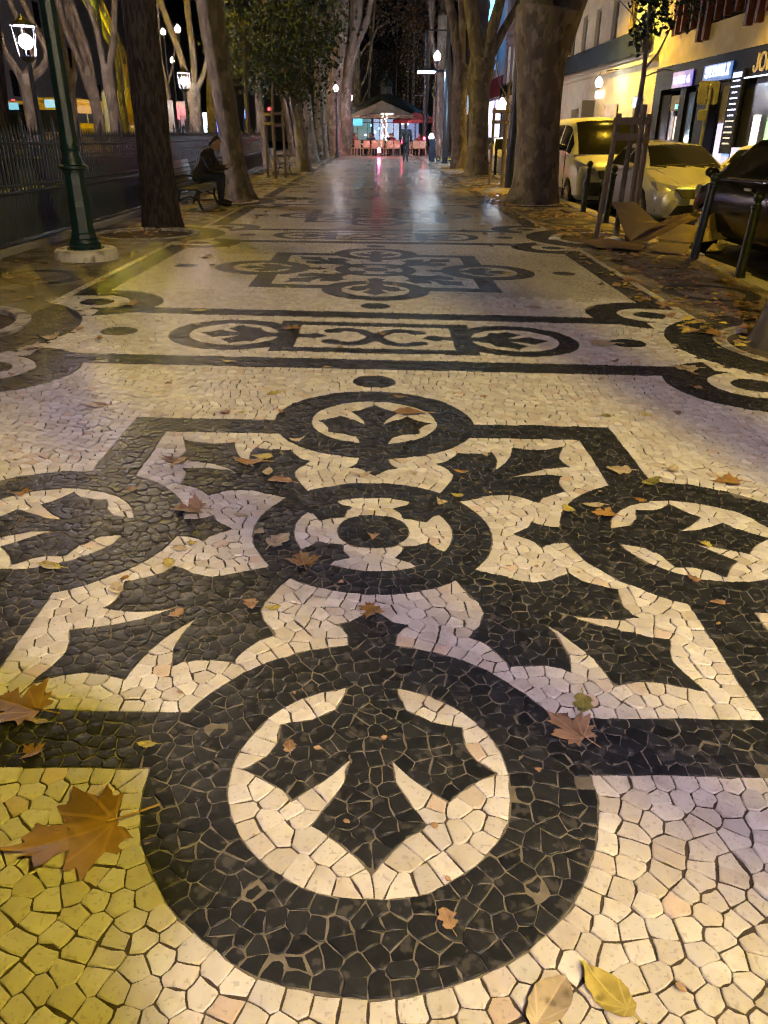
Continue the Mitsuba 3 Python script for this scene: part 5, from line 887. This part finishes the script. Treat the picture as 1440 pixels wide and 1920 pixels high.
# cream neighbour
nb = thing('apartment_building', 'cream building with tall dark upper windows behind the leafy sapling', 'building'); YC = 57.0
yw = lambda px, py: fac(px, py)
holes = []
for y in (39.2, 42.0, 45.2, 48.6, 51.6, 54.4): holes.append((y, 4.9, y+1.1, 7.6)); holes.append((y, 9.0, y+1.1, 11.5))
holes += [(39.3, -.1, 40.7, 3.1), (43.2, -.1, 46.0, 2.9), (48.0, -.1, 50.2, 2.9), (51.6, -.1, 53.6, 2.9)]
part(nb, 'wall', wallhole(YB+.01, YC, -.1, 14, holes), 'mat_cream_wall'); part(nb, 'dark_interior', bx(.2, YC-YB, 14, (FX+.8, (YB+YC)/2, 7)), 'mat_dark_glass')
for z, h, o in ((4.35, .18, .22), (4.62, .10, .12), (8.5, .22, .3)): fb(nb, 'ledge', YB+.02, YC, z, z+h, 'mat_cream_wall', o, o+.1)
for y0, z0, y1, z1 in holes[:12]: part(nb, 'window_frame', cat_([bx(.08, .09, z1-z0, (FX+.2, yy, (z0+z1)/2)) for yy in (y0+.05, (y0+y1)/2, y1-.05)]+[bx(.08, y1-y0, .08, (FX+.2, (y0+y1)/2, zz_)) for zz_ in (z0+.04, z0+(z1-z0)*.7, z1-.04)]), 'mat_grey_wall')
fb(nb, 'balcony_glass', 39, 56.4, 4.75, 5.7, 'mat_balcony', .45, .05)
for y0, y1, em in ((43.5, 44.2, (.25, .22, .16)), (45.0, 45.8, (.3, .26, .2)), (48.3, 49.0, (.32, .28, .2)), (52.0, 52.6, (.4, .34, .24))): fb(nb, 'lit_window', y0, y1, .2, 2.4, 'mat_lit_stub', -.3, .05, emit=em, weight=.05)
fb(nb, 'dark_door', 39.4, 40.6, -.1, 3.0, 'mat_car_black', -.2, .1); fb(nb, 'blue_sign', 39.5, 40.5, 2.65, 3.05, 'mat_lit_stub', .1, .06, emit=(.05, .3, 1.2), weight=.1); fb(nb, 'lilac_panel', 43.4, 45.6, .6, 2.9, 'mat_pink_wall', .05, .05)
y, z = fac(1119, 181); y2, _ = fac(1133, 176); words(nb, 'lettering', 'Guidi', y, z-.1, .34, 'mat_lit_stub', (2.2, 1.9, 1.5), L=abs(y2-y)*1.1)
p = pixd(1165, 157, 44.0); globe_lantern(nb, 10.9, 43.2, p[2], .26, LEDB, 9, .3); part(nb, 'lamp_arm', bar((11.2, 43.2, p[2]+.5), (FX, 43.2, p[2]+.6), .03, 6), 'mat_black_iron')
# building with the row of bright tall windows
rb = thing('apartment_building', 'pinkish building with a row of bright tall first floor windows', 'building'); YD = 82.0
holes = [(y, 4.9, y+1.35, 8.6) for y in np.arange(58.6, 81, 3.1)]; part(rb, 'wall', wallhole(YC+.01, YD, -.1, 10.2, holes+[(60, -.1, 66, 2.6)]), 'mat_pink_wall'); part(rb, 'dark_interior', bx(.2, YD-YC, 10, (FX+1.6, (YC+YD)/2, 5)), 'mat_dark_glass')
for y0, z0, y1, z1 in holes:
    w = fb(rb, 'window', y0, y1, z0, z1, 'mat_lit_stub', -.3, .05, emit=(.62, .66, .72), weight=.1)
    scene[numbered(w+'__frame')] = mikit.ply(cat_([bx(.08, .12, z1-z0, (FX+.2, (y0+y1)/2, (z0+z1)/2)), bx(.08, y1-y0, .16, (FX+.2, (y0+y1)/2, z0+(z1-z0)*.70))]), 'mat_black_iron')
for i, y in enumerate(np.arange(60.8, 79, 3.1)): fb(rb, 'lit_pilaster', y, y+.5, 5.0, 7.0, 'mat_cream_wall', .06, .1)
for z, h, o in ((4.0, .5, .6), (9.3, .25, .3), (9.9, .45, .6)): fb(rb, 'cornice', YC+.02, YD, z, z+h, 'mat_cream_wall' if z < 5 else 'mat_pink_wall', o, o+.1)
for y in np.arange(57.4, 81.5, .5): part(rb, 'balcony_bar', bx(.02, .03, 1.0, (FX-.55, y, 5.0)), 'mat_black_iron')
part(rb, 'balcony_rail', bx(.05, YD-YC-.4, .05, (FX-.55, (YC+YD)/2, 5.52)), 'mat_black_iron'); part(rb, 'balcony_screen', bx(.03, YD-YC-.4, .9, (FX-.50, (YC+YD)/2, 5.0)), 'mat_balcony')
part(rb, 'roof', poly3([(FX-.3, YC, 10.3), (FX-.3, YD, 10.3), (FX+4, YD, 13), (FX+4, YC, 13)], .2), 'mat_roof'); fb(rb, 'white_crate_sign', 58.2, 60.6, 1.6, 2.6, 'mat_poster', .5, .4); fb(rb, 'shop_glow', 61, 63, .2, 1.6, 'mat_lit_stub', -.6, .05, emit=(.5, .45, .4), weight=.05)
# further facades
fbd = thing('apartment_building', 'tall far building with a blue neon sign seen past the navy post', 'building')
holes = [(y, z, y+1.6, z+3.4) for y in (84, 88, 92, 96, 104, 112) for z in (4.6, 9.4, 14.2)]
part(fbd, 'wall', wallhole(YD+.01, 120, -.1, 26, holes), 'mat_pink_wall'); part(fbd, 'dark_interior', bx(.2, 38, 26, (FX+1.2, 101, 13)), 'mat_dark_glass')
for i, (y0, z0, y1, z1) in enumerate(holes):
    if i % 3 != 2: fb(fbd, 'window', y0, y1, z0, z1, 'mat_lit_stub', -.3, .05, emit=(.16, .17, .17) if i % 2 else (.10, .10, .10), weight=.03)
sg_ = part(fbd, 'sign_panel', bx(.2, 4.4, 9.0, (FX-.9, 86, 11.5)), 'mat_lit_stub', emit=(.02, .10, .26), weight=.2, label='tall blue lit sign panel with bright curling strokes')
for j, zc in enumerate((14.2, 10.6)):
    A = np.linspace(-.3, 2*math.pi*.78, 18); s_ = np.array([(1.0*math.cos(a)*(1 if t < 9 else 1), 1.1*math.sin(a)) for t, a in enumerate(A)]); pts = np.vstack([s_[:, :]*[1, .8]+[0, .85], (s_[::-1]*[-1, -.8])+[0, -.85]])
    scene[numbered(sg_+'__neon_stroke')] = {**mikit.ply(tube([(FX-1.08, 86-a*1.2, zc+b) for a, b in pts], .22, 8), 'mat_lit_stub', True), 'emitter': {'type': 'area', 'radiance': {'type': 'rgb', 'value': [.25, 1.3, 2.4]}, 'sampling_weight': .1}}
fb(fbd, 'lit_shopfront', 84, 95, .2, 4.6, 'mat_lit_stub', .04, .05, emit=(.55, .48, .75), weight=.3); fb(fbd, 'shop_mullions', 88, 88.3, .2, 4.6, 'mat_black_iron', .1, .06); fb(fbd, 'pink_panel', 84, 94, 4.9, 6.6, 'mat_canvas_red', .05, .05)
for i in range(7): fb(fbd, 'lit_strip', 97+i*1.2, 97.5+i*1.2, .8, 7.2, 'mat_lit_stub', .08, .05, emit=(.42, .46, .44), weight=.05)
k = thing('parking_sign', 'dark blue parking sign between the two trunks on the right', 'sign'); p = pixd(876, 197, 52); part(k, 'panel', bx(1.3, .06, 1.0, p, bev=.02), 'mat_lit_stub', emit=(.012, .03, .07), weight=.02); t = xz(meshkit.text_mesh('P', .55, .02, True), p[1]-.04); t.apply_translation((p[0]-.45, 0, p[2]-.25)); part(k, 'letter', t, 'mat_lit_stub', emit=(.10, .16, .26), weight=.02); part(k, 'pole', bar((p[0], p[1]+.1, -.1), (p[0], p[1]+.1, p[2]), .05, 8), 'mat_black_iron')
# parking sign seen from behind
k = thing('road_sign', 'back of a pale rounded road sign on a grey pole in front of the shops', 'sign'); p = pixd(1328, 174, 25.5); q = sbox(-.30, -.30, .30, .30).buffer(-.07).buffer(.07)
m = xz(ext(q, .02), 0.0); m.apply_translation(p); part(k, 'plate', m, 'mat_grey_plate'); part(k, 'pole', bar((p[0]-.02, p[1]-.05, -.15), (p[0]+.03, p[1]-.05, p[2]+.22), .045, 10), 'mat_grey_plate'); part(k, 'small_plate', bx(.26, .02, .28, (p[0]-.12, p[1]-.12, p[2]-.58), bev=.005), 'mat_grey_plate'); part(k, 'clamp', cat_([bx(.14, .05, .05, (p[0], p[1]-.06, p[2]+d_)) for d_ in (-.15, .15)]), 'mat_chrome')
k = thing('traffic_sign', 'small grey box sign above the van roof', 'sign'); p = pixd(1101, 207, 34); part(k, 'panel', bx(.5, .2, .7, p, bev=.02), 'mat_poster'); part(k, 'pole', bar((p[0], p[1], -.2), (p[0], p[1], p[2]-.3), .05, 8), 'mat_black_iron')

# ------------------------------------------------------------------ beyond the fence: buses, lit screens, dark facades
def bus(lb, x, y, rot, body, lower, ad=True):
    k = thing('city_bus', lb, 'bus'); R = lambda m: moved(m, x, y, -.22, rot)
    part(k, 'body', R(bx(2.5, 11.5, 1.75, (0, 5.75, 2.2), bev=.12)), body); part(k, 'lower_body', R(bx(2.52, 11.5, 1.0, (0, 5.75, .82), bev=.05)), lower); part(k, 'roof', R(bx(2.3, 11, .25, (0, 5.75, 3.14), bev=.08)), 'mat_yellow_paint')
    for i in range(7): part(k, 'side_window', R(bx(.04, 1.3, .95, (1.26, 1.2+i*1.5, 2.1), bev=.01)), 'mat_dark_glass')
    part(k, 'rear_window', R(bx(2.1, .05, 1.0, (0, -.02, 2.2), bev=.01)), 'mat_dark_glass'); part(k, 'route_display', R(bx(1.0, .06, .35, (.45, -.04, 2.98))), 'mat_lit_stub', emit=(.05, .22, .30), weight=.05)
    if ad: a = part(k, 'advert_panel', R(bx(1.3, .05, .5, (.2, -.05, 1.05))), 'mat_canvas_red'); part(k, 'tail_light', R(bx(.3, .06, .2, (-1.05, -.05, 2.95))), 'mat_lit_stub', emit=(1.6, .03, .05), weight=.05)
    for yy in (2.3, 8.8):
        t = lathe([(0, -.15), (.48, -.15), (.48, .15), (0, .15)], 20); t.apply_transform(trimesh.transformations.rotation_matrix(math.pi/2, [0, 1, 0])); t.apply_translation((1.15, yy, .48)); part(k, 'wheel', R(t), 'mat_rubber', 40)
    p = R(bx(.01, .01, .01, (0, 5, 3))).centroid
    return k
bus('black backed city bus with a red advert and yellow lower panel', -21.0, 49, .0, 'mat_car_black', 'mat_yellow_paint'); bus('yellow roofed bus with blue grey windows right of the green post', -16.6, 44, -.04, 'mat_yellow_paint', 'mat_car_dark', False)
k = thing('excavator', 'yellow excavator arm rising behind the fence beside the dark trunk', 'excavator'); E_ = lambda px, py: pixd(px, py, 34)
part(k, 'boom', tube([E_(226, 244), E_(238, 222), E_(246, 214), E_(243, 182)], [.35, .34, .3, .22], 6), 'mat_yellow_paint')
for q_, w_ in (([(174, -14), (192, 22), (210, 62)], [.20, .20, .18]), ([(158, -6), (184, 40), (207, 78)], [.15, .15, .13]), ([(225, 84), (233, 112), (239, 150), (243, 182)], [.10, .15, .14, .16])): part(k, 'boom', tube([E_(*u) for u in q_], w_, 4), 'mat_yellow_paint')
part(k, 'bucket', bx(.9, .8, .7, E_(232, 243)-np.array([0, 0, .2]), bev=.1), 'mat_yellow_paint'); c_ = E_(225, 212); part(k, 'cab', bx(.8, 1.4, 2.0, c_-np.array([.3, -.8, .2]), bev=.1), 'mat_white_paint'); part(k, 'undercarriage', bx(2.4, 3, .9, (c_[0], c_[1]+1.2, .2), bev=.15), 'mat_rubber'); part(k, 'body', bx(2.2, 2.2, 1.2, (c_[0]-1.2, c_[1]+1.6, 1.2), bev=.15), 'mat_yellow_paint')
def panelboard(lb, px0, py0, px1, py1, y, m, emit, cat='screen', w=.15):
    a, b = pixd(px0, py0, y), pixd(px1, py1, y); k = thing('advert_screen' if emit else 'poster_board', lb, cat); c_ = (a+b)/2
    part(k, 'panel', bx(abs(b[0]-a[0]), .15, abs(a[2]-b[2]), c_), m if not emit else 'mat_lit_stub', emit=emit, weight=w if emit else None); part(k, 'stand', cat_([bar((c_[0]+d_, y+.1, -.2), (c_[0]+d_, y+.1, b[2]), .07, 6) for d_ in (-.3, .3)]), 'mat_black_iron'); return k, c_, a, b
panelboard('large beige poster board with a black frame behind the dark trunk', 309, 188, 329, 248, 40, 'mat_poster', None, 'poster board')
panelboard('dim violet panel beside the beige poster board', 331, 190, 352, 236, 44, 'mat_grey_wall', (.035, .025, .05)); panelboard('red glowing board behind the white lantern', 331, 196, 338, 224, 43.5, 'mat_grey_wall', (.9, .02, .08)); panelboard('pinkish red glowing board just right of the brighter one', 340, 203, 350, 216, 43.4, 'mat_grey_wall', (.5, .03, .12))
k, c_, a, b = panelboard('bright white and cyan advertising screen beyond the fence', 380, 211, 396, 250, 47, None, (.9, 1.2, 1.5)); part(k, 'orange_edge', bx(.35, .2, 1.6, (c_[0]-.55, 46.9, c_[2]-.3)), 'mat_lit_stub', emit=(1.2, .5, .1), weight=.03); part(k, 'blue_edge', bx(.25, .2, 1.5, (c_[0]+.45, 46.9, c_[2]+.1)), 'mat_lit_stub', emit=(.1, .2, 1.6), weight=.03)
for px0, py0, px1, py1, y, em, lb in [(482, 212, 492, 240, 90, (.35, .9, 1.6), 'pale blue lit shopfront seen under the left trees'), (458, 206, 464, 222, 92, (.1, .3, 1.2), 'narrow blue lit shop sign under the left trees'), (462, 238, 468, 250, 92, (1.0, .8, .9), 'small white lit doorway under the left trees'), (26, 198, 34, 214, 60, (.4, .55, .9), 'pale blue lit window at the far left edge'), (38, 218, 45, 226, 60, (1.0, .7, .3), 'warm lit window at the far left edge'), (22, 186, 28, 192, 58, (1.6, .05, .08), 'red traffic light at the far left edge'), (502, 201, 507, 207, 85, (1.4, .05, .06), 'red traffic light under the left trees'), (80, 248, 112, 262, 47.5, (.28, .33, .55), 'white glare of headlights low behind the fence at left'), (606, 216, 610, 221, 72, (.05, .7, .6), 'tiny green pharmacy light between the left trunks'), (609, 240, 613, 258, 80, (1.0, .9, .95), 'white lit gap between the left trunks')]:
    panelboard(lb, px0, py0, px1, py1, y, None, em, 'light', .06)
lb_ = thing('apartment_building', 'long dark row of facades across the avenue on the left', 'building')
part(lb_, 'wall', bx(4, 210, 20, (-40, 95, 10)), 'mat_grey_wall')
for i in range(40):
    y = 10+i*4.6; part(lb_, 'window', bx(.1, 1.5, 2.4, (-37.96, y, 6.0+3.6*(i % 3))), 'mat_dark_glass')
    if i % 5 == 2: part(lb_, 'lit_shop', bx(.1, 3.2, 2.4, (-37.95, y, 1.4)), 'mat_lit_stub', emit=[(.5, .4, .25), (.3, .36, .5), (.5, .25, .1)][i % 3], weight=.03)
ft = thing('apartment_building', 'unlit buildings closing the far end of the promenade', 'building'); part(ft, 'wall', bx(60, 6, 16, (-2, 176, 8)), 'mat_grey_wall')

# ------------------------------------------------------------------ the kiosk and its terrace
KX, KY = .75, 71.0
kk = thing('kiosk', 'dark green glazed kiosk with a pointed roof at the end of the promenade', 'kiosk')
Rk = 2.9; corners = [(KX+Rk*math.cos(a), KY+Rk*math.sin(a)) for a in np.radians(np.arange(22.5, 382, 45))]
for i in range(8):
    (x0, y0), (x1, y1) = corners[i], corners[(i+1) % 8]; cx, cy = (x0+x1)/2, (y0+y1)/2; L = math.hypot(x1-x0, y1-y0); a = math.atan2(y1-y0, x1-x0)
    part(kk, 'post', bx(.18, .18, 2.9, (x0, y0, 1.45)), 'mat_kiosk_green'); part(kk, 'lower_panel', bx(L, .1, .95, (cx, cy, .5), rz=a), 'mat_kiosk_green')
    e = [(.012, .05, .05), (.012, .06, .06), (.10, .13, .17)][i % 3] if cy > KY-1 else [(.012, .05, .055), (.09, .14, .22), (.06, .09, .19), (.015, .06, .065)][i % 4]
    w = part(kk, 'window', bx(L-.2, .05, 1.75, (cx, cy, 1.92), rz=a), 'mat_lit_stub', emit=e, weight=.12)
    scene[numbered(w+'__glazing_bar')] = mikit.ply(cat_([bx(.05, .08, 1.75, (cx+math.cos(a)*d_, cy+math.sin(a)*d_, 1.92)) for d_ in (-L/4, L/4)]+[bx(L-.2, .08, .05, (cx, cy, 2.3), rz=a)]), 'mat_kiosk_green')
part(kk, 'roof', lathe([(0, 2.75), (3.6, 2.75), (3.65, 2.85), (2.0, 3.7), (1.0, 4.2), (.5, 4.35), (.45, 4.9), (.6, 4.95), (.42, 5.3), (.12, 5.6), (.04, 5.95), (0, 5.95)], 8, (KX, KY, 0)), 'mat_kiosk_green'); part(kk, 'ceiling_light', bx(3.4, .3, .06, (KX+.1, KY-2.75, 2.70)), 'mat_lit_stub', emit=(.30, .36, .45), weight=.3)
rl = np.random.default_rng(9)
for i in range(16):
    s = trimesh.creation.icosphere(1, .07); s.apply_translation((KX+rl.uniform(-2.2, 2.2), KY-3.0-rl.uniform(0, .3), rl.uniform(1.2, 2.6))); part(kk, 'small_light', s, 'mat_lit_stub', emit=[(2, 2.2, 3), (.2, 1.4, 1.8), (2.4, 1.9, 1.2)][i % 3], weight=.02)
part(kk, 'teal_sign', bx(.75, .08, .6, (KX-2.25, KY-3.05, 2.35)), 'mat_lit_stub', emit=(.008, .30, .45), weight=.1); part(kk, 'side_box', bx(1.2, 1.4, 2.9, (KX-3.6, KY-.5, 1.45), bev=.03), 'mat_grey_wall'); part(kk, 'white_lamp', bx(1.2, .2, .3, (KX-3.2, KY-3.4, 4.0)), 'mat_lit_stub', emit=(1.2, 1.1, 1.3), weight=.05)
def parasol(lb, x, y, R, h0, h1, m):
    k = thing('parasol', lb, 'parasol'); n = 8; A = np.radians(np.arange(0, 360, 45)+22.5); c = [(x+R*math.cos(a), y+R*.85*math.sin(a)) for a in A]
    for i in range(n): part(k, 'canopy_panel', trimesh.Trimesh([(x, y, h1), (*c[i], h0), (*c[(i+1) % n], h0), (*c[i], h0-.22), (*c[(i+1) % n], h0-.22)], [(0, 1, 2), (1, 3, 4), (1, 4, 2)], process=False), m); part(k, 'rib', bar((x, y, h1-.04), (*c[i], h0-.03), .015, 4), 'mat_stake')
    part(k, 'pole', bar((x, y, 0), (x, y, h1), .035, 8), 'mat_stake'); part(k, 'foot', lathe([(0, 0), (.35, 0), (.33, .08), (0, .08)], 16, (x, y, 0)), 'mat_granite'); return k
parasol('large beige parasol in front of the kiosk', .4, 66.2, 2.6, 2.75, 3.75, 'mat_canvas_beige'); parasol('dull red parasol to the right of the beige one', 3.0, 66.6, 1.9, 2.45, 3.0, 'mat_canvas_red')
fl_ = thing('fairy_light_column', 'column wound with white fairy lights in front of the kiosk', 'lights'); part(fl_, 'column', bar((.55, 63.9, 0), (.55, 63.9, 2.9), .06, 8), 'mat_stake')
for i in range(36):
    t = i/35; s = trimesh.creation.icosphere(1, .055); s.apply_translation((.55+.20*math.cos(i*1.9), 63.9+.2*math.sin(i*1.9), .9+1.9*t)); part(fl_, 'bulb', s, 'mat_lit_stub', emit=(1.0, .9, .8) if i % 4 else (1.3, .65, .2), weight=.05)
part(fl_, 'cross_bar', bx(.9, .06, .06, (.75, 63.9, 2.8)), 'mat_lit_stub', emit=(2.5, 2.4, 2.3), weight=.05)
def red_lamp(lb, x, y, z, r, I, w):
    k = thing('table_lamp', lb, 'lamp'); part(k, 'shade', lathe([(0, 0), (r, 0), (r*.8, r*1.6), (r*.4, r*2.2), (0, r*2.2)], 14, (x, y, z)), 'mat_lit_stub', True, emit=(I, I*.02, I*.06), weight=w); part(k, 'stem', bar((x, y, .74 if z > .74 else 0), (x, y, z), .02, 6), 'mat_black_iron')
def chair(x, y, rz, lb=None, group='wicker terrace chairs in front of the kiosk', m='mat_wicker'):
    k = thing('terrace_chair', lb or 'cream wicker chair at a terrace table in front of the kiosk', 'chair', group); R = lambda q: moved(q, x, y, 0, rz, 1.12)
    part(k, 'seat', R(bx(.46, .46, .05, (0, 0, .46), bev=.015)), m); part(k, 'backrest', R(bx(.44, .05, .44, (0, .22, .72), bev=.02)), m)
    for a in (-.2, .2):
        for b in (-.2, .2): part(k, 'leg', R(bar((a*1.15, b*1.15, 0), (a, b, .46), .02, 6)), m)
    part(k, 'arm', R(cat_([tube([(s_*.23, .22, .70), (s_*.24, 0, .70), (s_*.23, -.2, .66), (s_*.22, -.2, .46)], .018, 6) for s_ in (-1, 1)])), m)
for i, x in enumerate([-1.35, -.75, -.15, .35, .95, 1.5, 2.35, 2.9, 3.4]): chair(x, 63.3+.2*(i % 2), math.pi*(1 if i % 3 else .9), f"cream wicker chair in the front row of the terrace, {['first', 'second', 'third', 'fourth', 'fifth', 'sixth', 'seventh', 'eighth', 'last'][i]} from the left")
for i, x in enumerate([-1.6, -.4, 1.1, 2.6]): chair(x, 65.0+.1*(i % 2), .3*i-.4, f"wicker chair in the back row of the terrace, {['first', 'second', 'third', 'last'][i]} from the left")
for i, x in enumerate([-1.0, .6, 2.0, 3.1]):
    k = thing('terrace_table', ['round terrace table at the left of the terrace', 'round terrace table under the fairy lights', 'round terrace table beside the walking man', 'round terrace table at the right of the terrace'][i], 'table'); part(k, 'table_top', lathe([(0, .78), (.42, .78), (.42, .82), (0, .82)], 24, (x, 64.2, 0)), 'mat_wicker'); part(k, 'stem', bar((x, 64.2, 0), (x, 64.2, .78), .04, 8), 'mat_black_iron'); part(k, 'foot', lathe([(0, 0), (.25, 0), (.22, .05), (0, .05)], 14, (x, 64.2, 0)), 'mat_black_iron')
red_lamp('glowing red lamp standing on the paving in front of the terrace', .15, 59.6, .32, .13, 170, .9); red_lamp('small red table lamp behind the walking man', 1.9, 64.2, .86, .10, 14, .2); red_lamp('red light at the right of the terrace', 3.55, 64.3, 1.1, .09, 12, .2)
# ------------------------------------------------------------------ people
def hulls(bones, ref, it=10):
    M = manifold3d.Manifold()
    for a, b, ra, rb_ in bones:
        s1 = manifold3d.Manifold.sphere(ra, 18).translate(list(map(float, a))); s2 = manifold3d.Manifold.sphere(rb_, 18).translate(list(map(float, b))); M = M+manifold3d.Manifold.batch_hull([s1, s2])
    M = M.refine_to_length(ref).to_mesh(); t = trimesh.Trimesh(M.vert_properties[:, :3], M.tri_verts, process=True); trimesh.smoothing.filter_taubin(t, iterations=it); return t
def person(label, x, y, rz, J, s=1.0, top='mat_dark_coat', legs='mat_jeans', hair='mat_hair', ref=.045, group=None, z=0.0, extra=(), fingers=True, bulk=1.0):
    """J: joints of the posed body (local: faces +x, left is +y)"""
    k = thing('person', label, 'person', group); R = lambda m: moved(m, x, y, z, rz, s); V = lambda n: np.array(J[n], float)
    hip, ch, nk, hd = V('hip'), V('chest'), V('neck'), V('head'); f = V('face')-hd; f /= np.linalg.norm(f); up = hd-nk; up = up-f*(up@f); up /= np.linalg.norm(up); sd = np.cross(up, f)
    bones = [(nk-(hd-nk)*.6, nk+(hd-nk)*.4, .062, .055), (hd-up*.035, hd+up*.035, .088, .098), (hd-up*.08+f*.035, hd-up*.03+f*.03, .056, .07), (hd-up*.015+f*.095, hd-up*.035+f*.115, .014, .018), (hd+up*.0+sd*.092, hd-up*.03+sd*.09, .018, .016), (hd+up*.0-sd*.092, hd-up*.03-sd*.09, .018, .016),
             (hd+up*.018+f*.085+sd*.035, hd+up*.018+f*.085-sd*.035, .018, .018), (hd-up*.075+f*.085+sd*.02, hd-up*.075+f*.085-sd*.02, .013, .013)]
    for sgn, S in ((1, 'L'), (-1, 'R')):
        w, h = V('wrist'+S), V('hand'+S); d = h-w; d /= np.linalg.norm(d); palm = V('palm'+S) if 'palm'+S in J else np.array([0, 0, -1.0]); lat = np.cross(palm, d); lat /= np.linalg.norm(lat)+1e-9; c = w+d*.09
        bones += [(w-d*.03, w+d*.01, .030, .028), (w+d*.01+lat*.018, c+lat*.026, .022, .018), (w+d*.01-lat*.018, c-lat*.026, .022, .018)]
        if fingers:
            for i_, (o, L) in enumerate(((.032, .062), (.011, .072), (-.011, .068), (-.031, .055))):
                a_ = c+lat*o; b_ = a_+d*L*.55+palm*.014; e_ = b_+d*L*.30+palm*.034; bones += [(a_, b_, .0095, .009), (b_, e_, .009, .0075)]
            th = w+d*.03+lat*.03; bones += [(th, th+lat*.03+d*.035+palm*.02, .012, .010), (th+lat*.03+d*.035+palm*.02, th+lat*.03+d*.07+palm*.035, .010, .008)]
    part(k, 'body', R(hulls(bones, ref*.42 if fingers else ref, 3)), 'mat_skin', True)
    hb = [(hd+up*.045-f*.02, hd+up*.03-f*.05, .099, .09), (hd-up*.03-f*.06, hd+up*.02-f*.04, .075, .09), (hd+up*.075+f*.045, hd+up*.08-f*.02, .045, .07)]
    part(k, 'hair', R(hulls(hb, ref, 4)), hair, True)
    tb = [(hip+(ch-hip)*.08, hip+(ch-hip)*.55, .150, .150), (hip+(ch-hip)*.55, ch, .150, .160), (V('shL'), V('shR'), .085, .085), (ch, nk-(nk-ch)*.15, .13, .075)]
    for S in 'LR':
        tb += [(V('sh'+S), V('elbow'+S), .078, .058), (V('elbow'+S), V('wrist'+S), .056, .043), (ch, V('sh'+S), .12, .085)]
    tb = [(a_, b_, r1*bulk, r2*bulk) for a_, b_, r1, r2 in tb]; part(k, 'jacket', R(hulls(tb, ref, 8)), top, True)
    lb_ = [(hip+[0, .07, 0], hip+[0, -.07, 0], .13, .13)]
    for S in 'LR':
        o = np.array([0, .09 if S == 'L' else -.09, 0]); lb_ += [(hip+o, V('knee'+S), .105, .07), (V('knee'+S), V('ankle'+S), .068, .05)]
        sh = [(V('ankle'+S)-[0, 0, .02], V('toe'+S), .052, .042), (V('ankle'+S)-[.04, 0, .03], V('toe'+S), .045, .04)]; part(k, 'shoe', R(hulls(sh, ref, 4)), 'mat_shoe', True)
    part(k, 'trousers', R(hulls(lb_, ref, 8)), legs, True)
    for nm, m_, mt in extra: part(k, nm, R(m_), mt)
    return k
SIT = dict(hip=(0, 0, .56), chest=(.20, 0, .93), neck=(.30, 0, 1.08), head=(.40, 0, 1.19), face=(.50, 0, 1.13), shL=(.21, .20, 1.0), shR=(.21, -.20, 1.0), elbowL=(.34, .24, .72), elbowR=(.34, -.24, .72), wristL=(.57, .07, .74), wristR=(.57, -.08, .74), handL=(.65, .03, .76), handR=(.65, -.04, .76), palmL=(0, 0, 1), palmR=(0, 0, 1), kneeL=(.46, .12, .56), kneeR=(.46, -.14, .56), ankleL=(.40, .12, .10), ankleR=(.47, -.15, .10), toeL=(.58, .14, .05), toeR=(.66, -.17, .05))
person('man in a dark jacket sitting bent over his phone on the bench', -4.0, 19.05, -.12, SIT, 1.08, 'mat_jacket', bulk=1.12, z=float(gz(-4, 19)), ref=.04, extra=[('phone', bx(.15, .075, .012, (.665, 0, .80), bev=.003), 'mat_plastic_black')])
WALK_ = dict(hip=(0, 0, .98), chest=(.03, 0, 1.36), neck=(.05, 0, 1.54), head=(.08, 0, 1.68), face=(.2, 0, 1.66), shL=(.03, .21, 1.45), shR=(.03, -.21, 1.45), elbowL=(-.03, .28, 1.17), elbowR=(.02, -.29, 1.17), wristL=(.10, .27, .95), wristR=(.16, -.26, .96), handL=(.13, .26, .86), handR=(.19, -.25, .87), palmL=(0, -1, 0), palmR=(0, 1, 0), kneeL=(.12, .09, .54), kneeR=(-.02, -.10, .53), ankleL=(.10, .09, .09), ankleR=(-.25, -.10, .14), toeL=(.26, .10, .045), toeR=(-.08, -.11, .05))
person('man in dark clothes walking away towards the kiosk', 1.75, 51.8, math.pi/2-.08, WALK_, 1.12, 'mat_dark_coat', 'mat_jeans', ref=.05, bulk=1.28)
SD = {**SIT, 'chest': (.06, 0, .95), 'neck': (.08, 0, 1.11), 'head': (.10, 0, 1.25), 'face': (.22, 0, 1.24), 'shL': (.06, .2, 1.04), 'shR': (.06, -.2, 1.04), 'elbowL': (.18, .25, .80), 'elbowR': (.18, -.25, .80), 'wristL': (.38, .16, .84), 'wristR': (.38, -.16, .84), 'handL': (.46, .12, .85), 'handR': (.46, -.12, .85)}
for i, (x, y, rz, t, lb) in enumerate([(-1.7, 65.0, -.5, 'mat_red_coat', 'person in a dark red coat seated at the left end of the terrace'), (-.55, 65.2, -.9, 'mat_dark_coat', 'person in dark clothes seated left of the fairy lights'), (-.25, 66.0, 2.6, 'mat_red_coat', 'person in red seated with the back to the left of the column'), (.1, 69.5, -1.5, 'mat_yellow_paint', 'person in a yellow top behind the terrace by the kiosk window'), (1.25, 65.2, -2.4, 'mat_red_coat', 'person in a reddish coat seated right of the fairy lights'), (1.0, 66.3, -1.2, 'mat_dark_coat', 'person in dark clothes seated behind the red table lamp'), (3.3, 65.5, -2.2, 'mat_red_coat', 'person in red seated at the right end of the terrace'), (3.75, 66.2, -2.6, 'mat_dark_coat', 'dark clothed person at the far right of the terrace')]):
    person(lb, x, y, rz, SD, 1.1, t, 'mat_dark_coat', ref=.09, fingers=False)
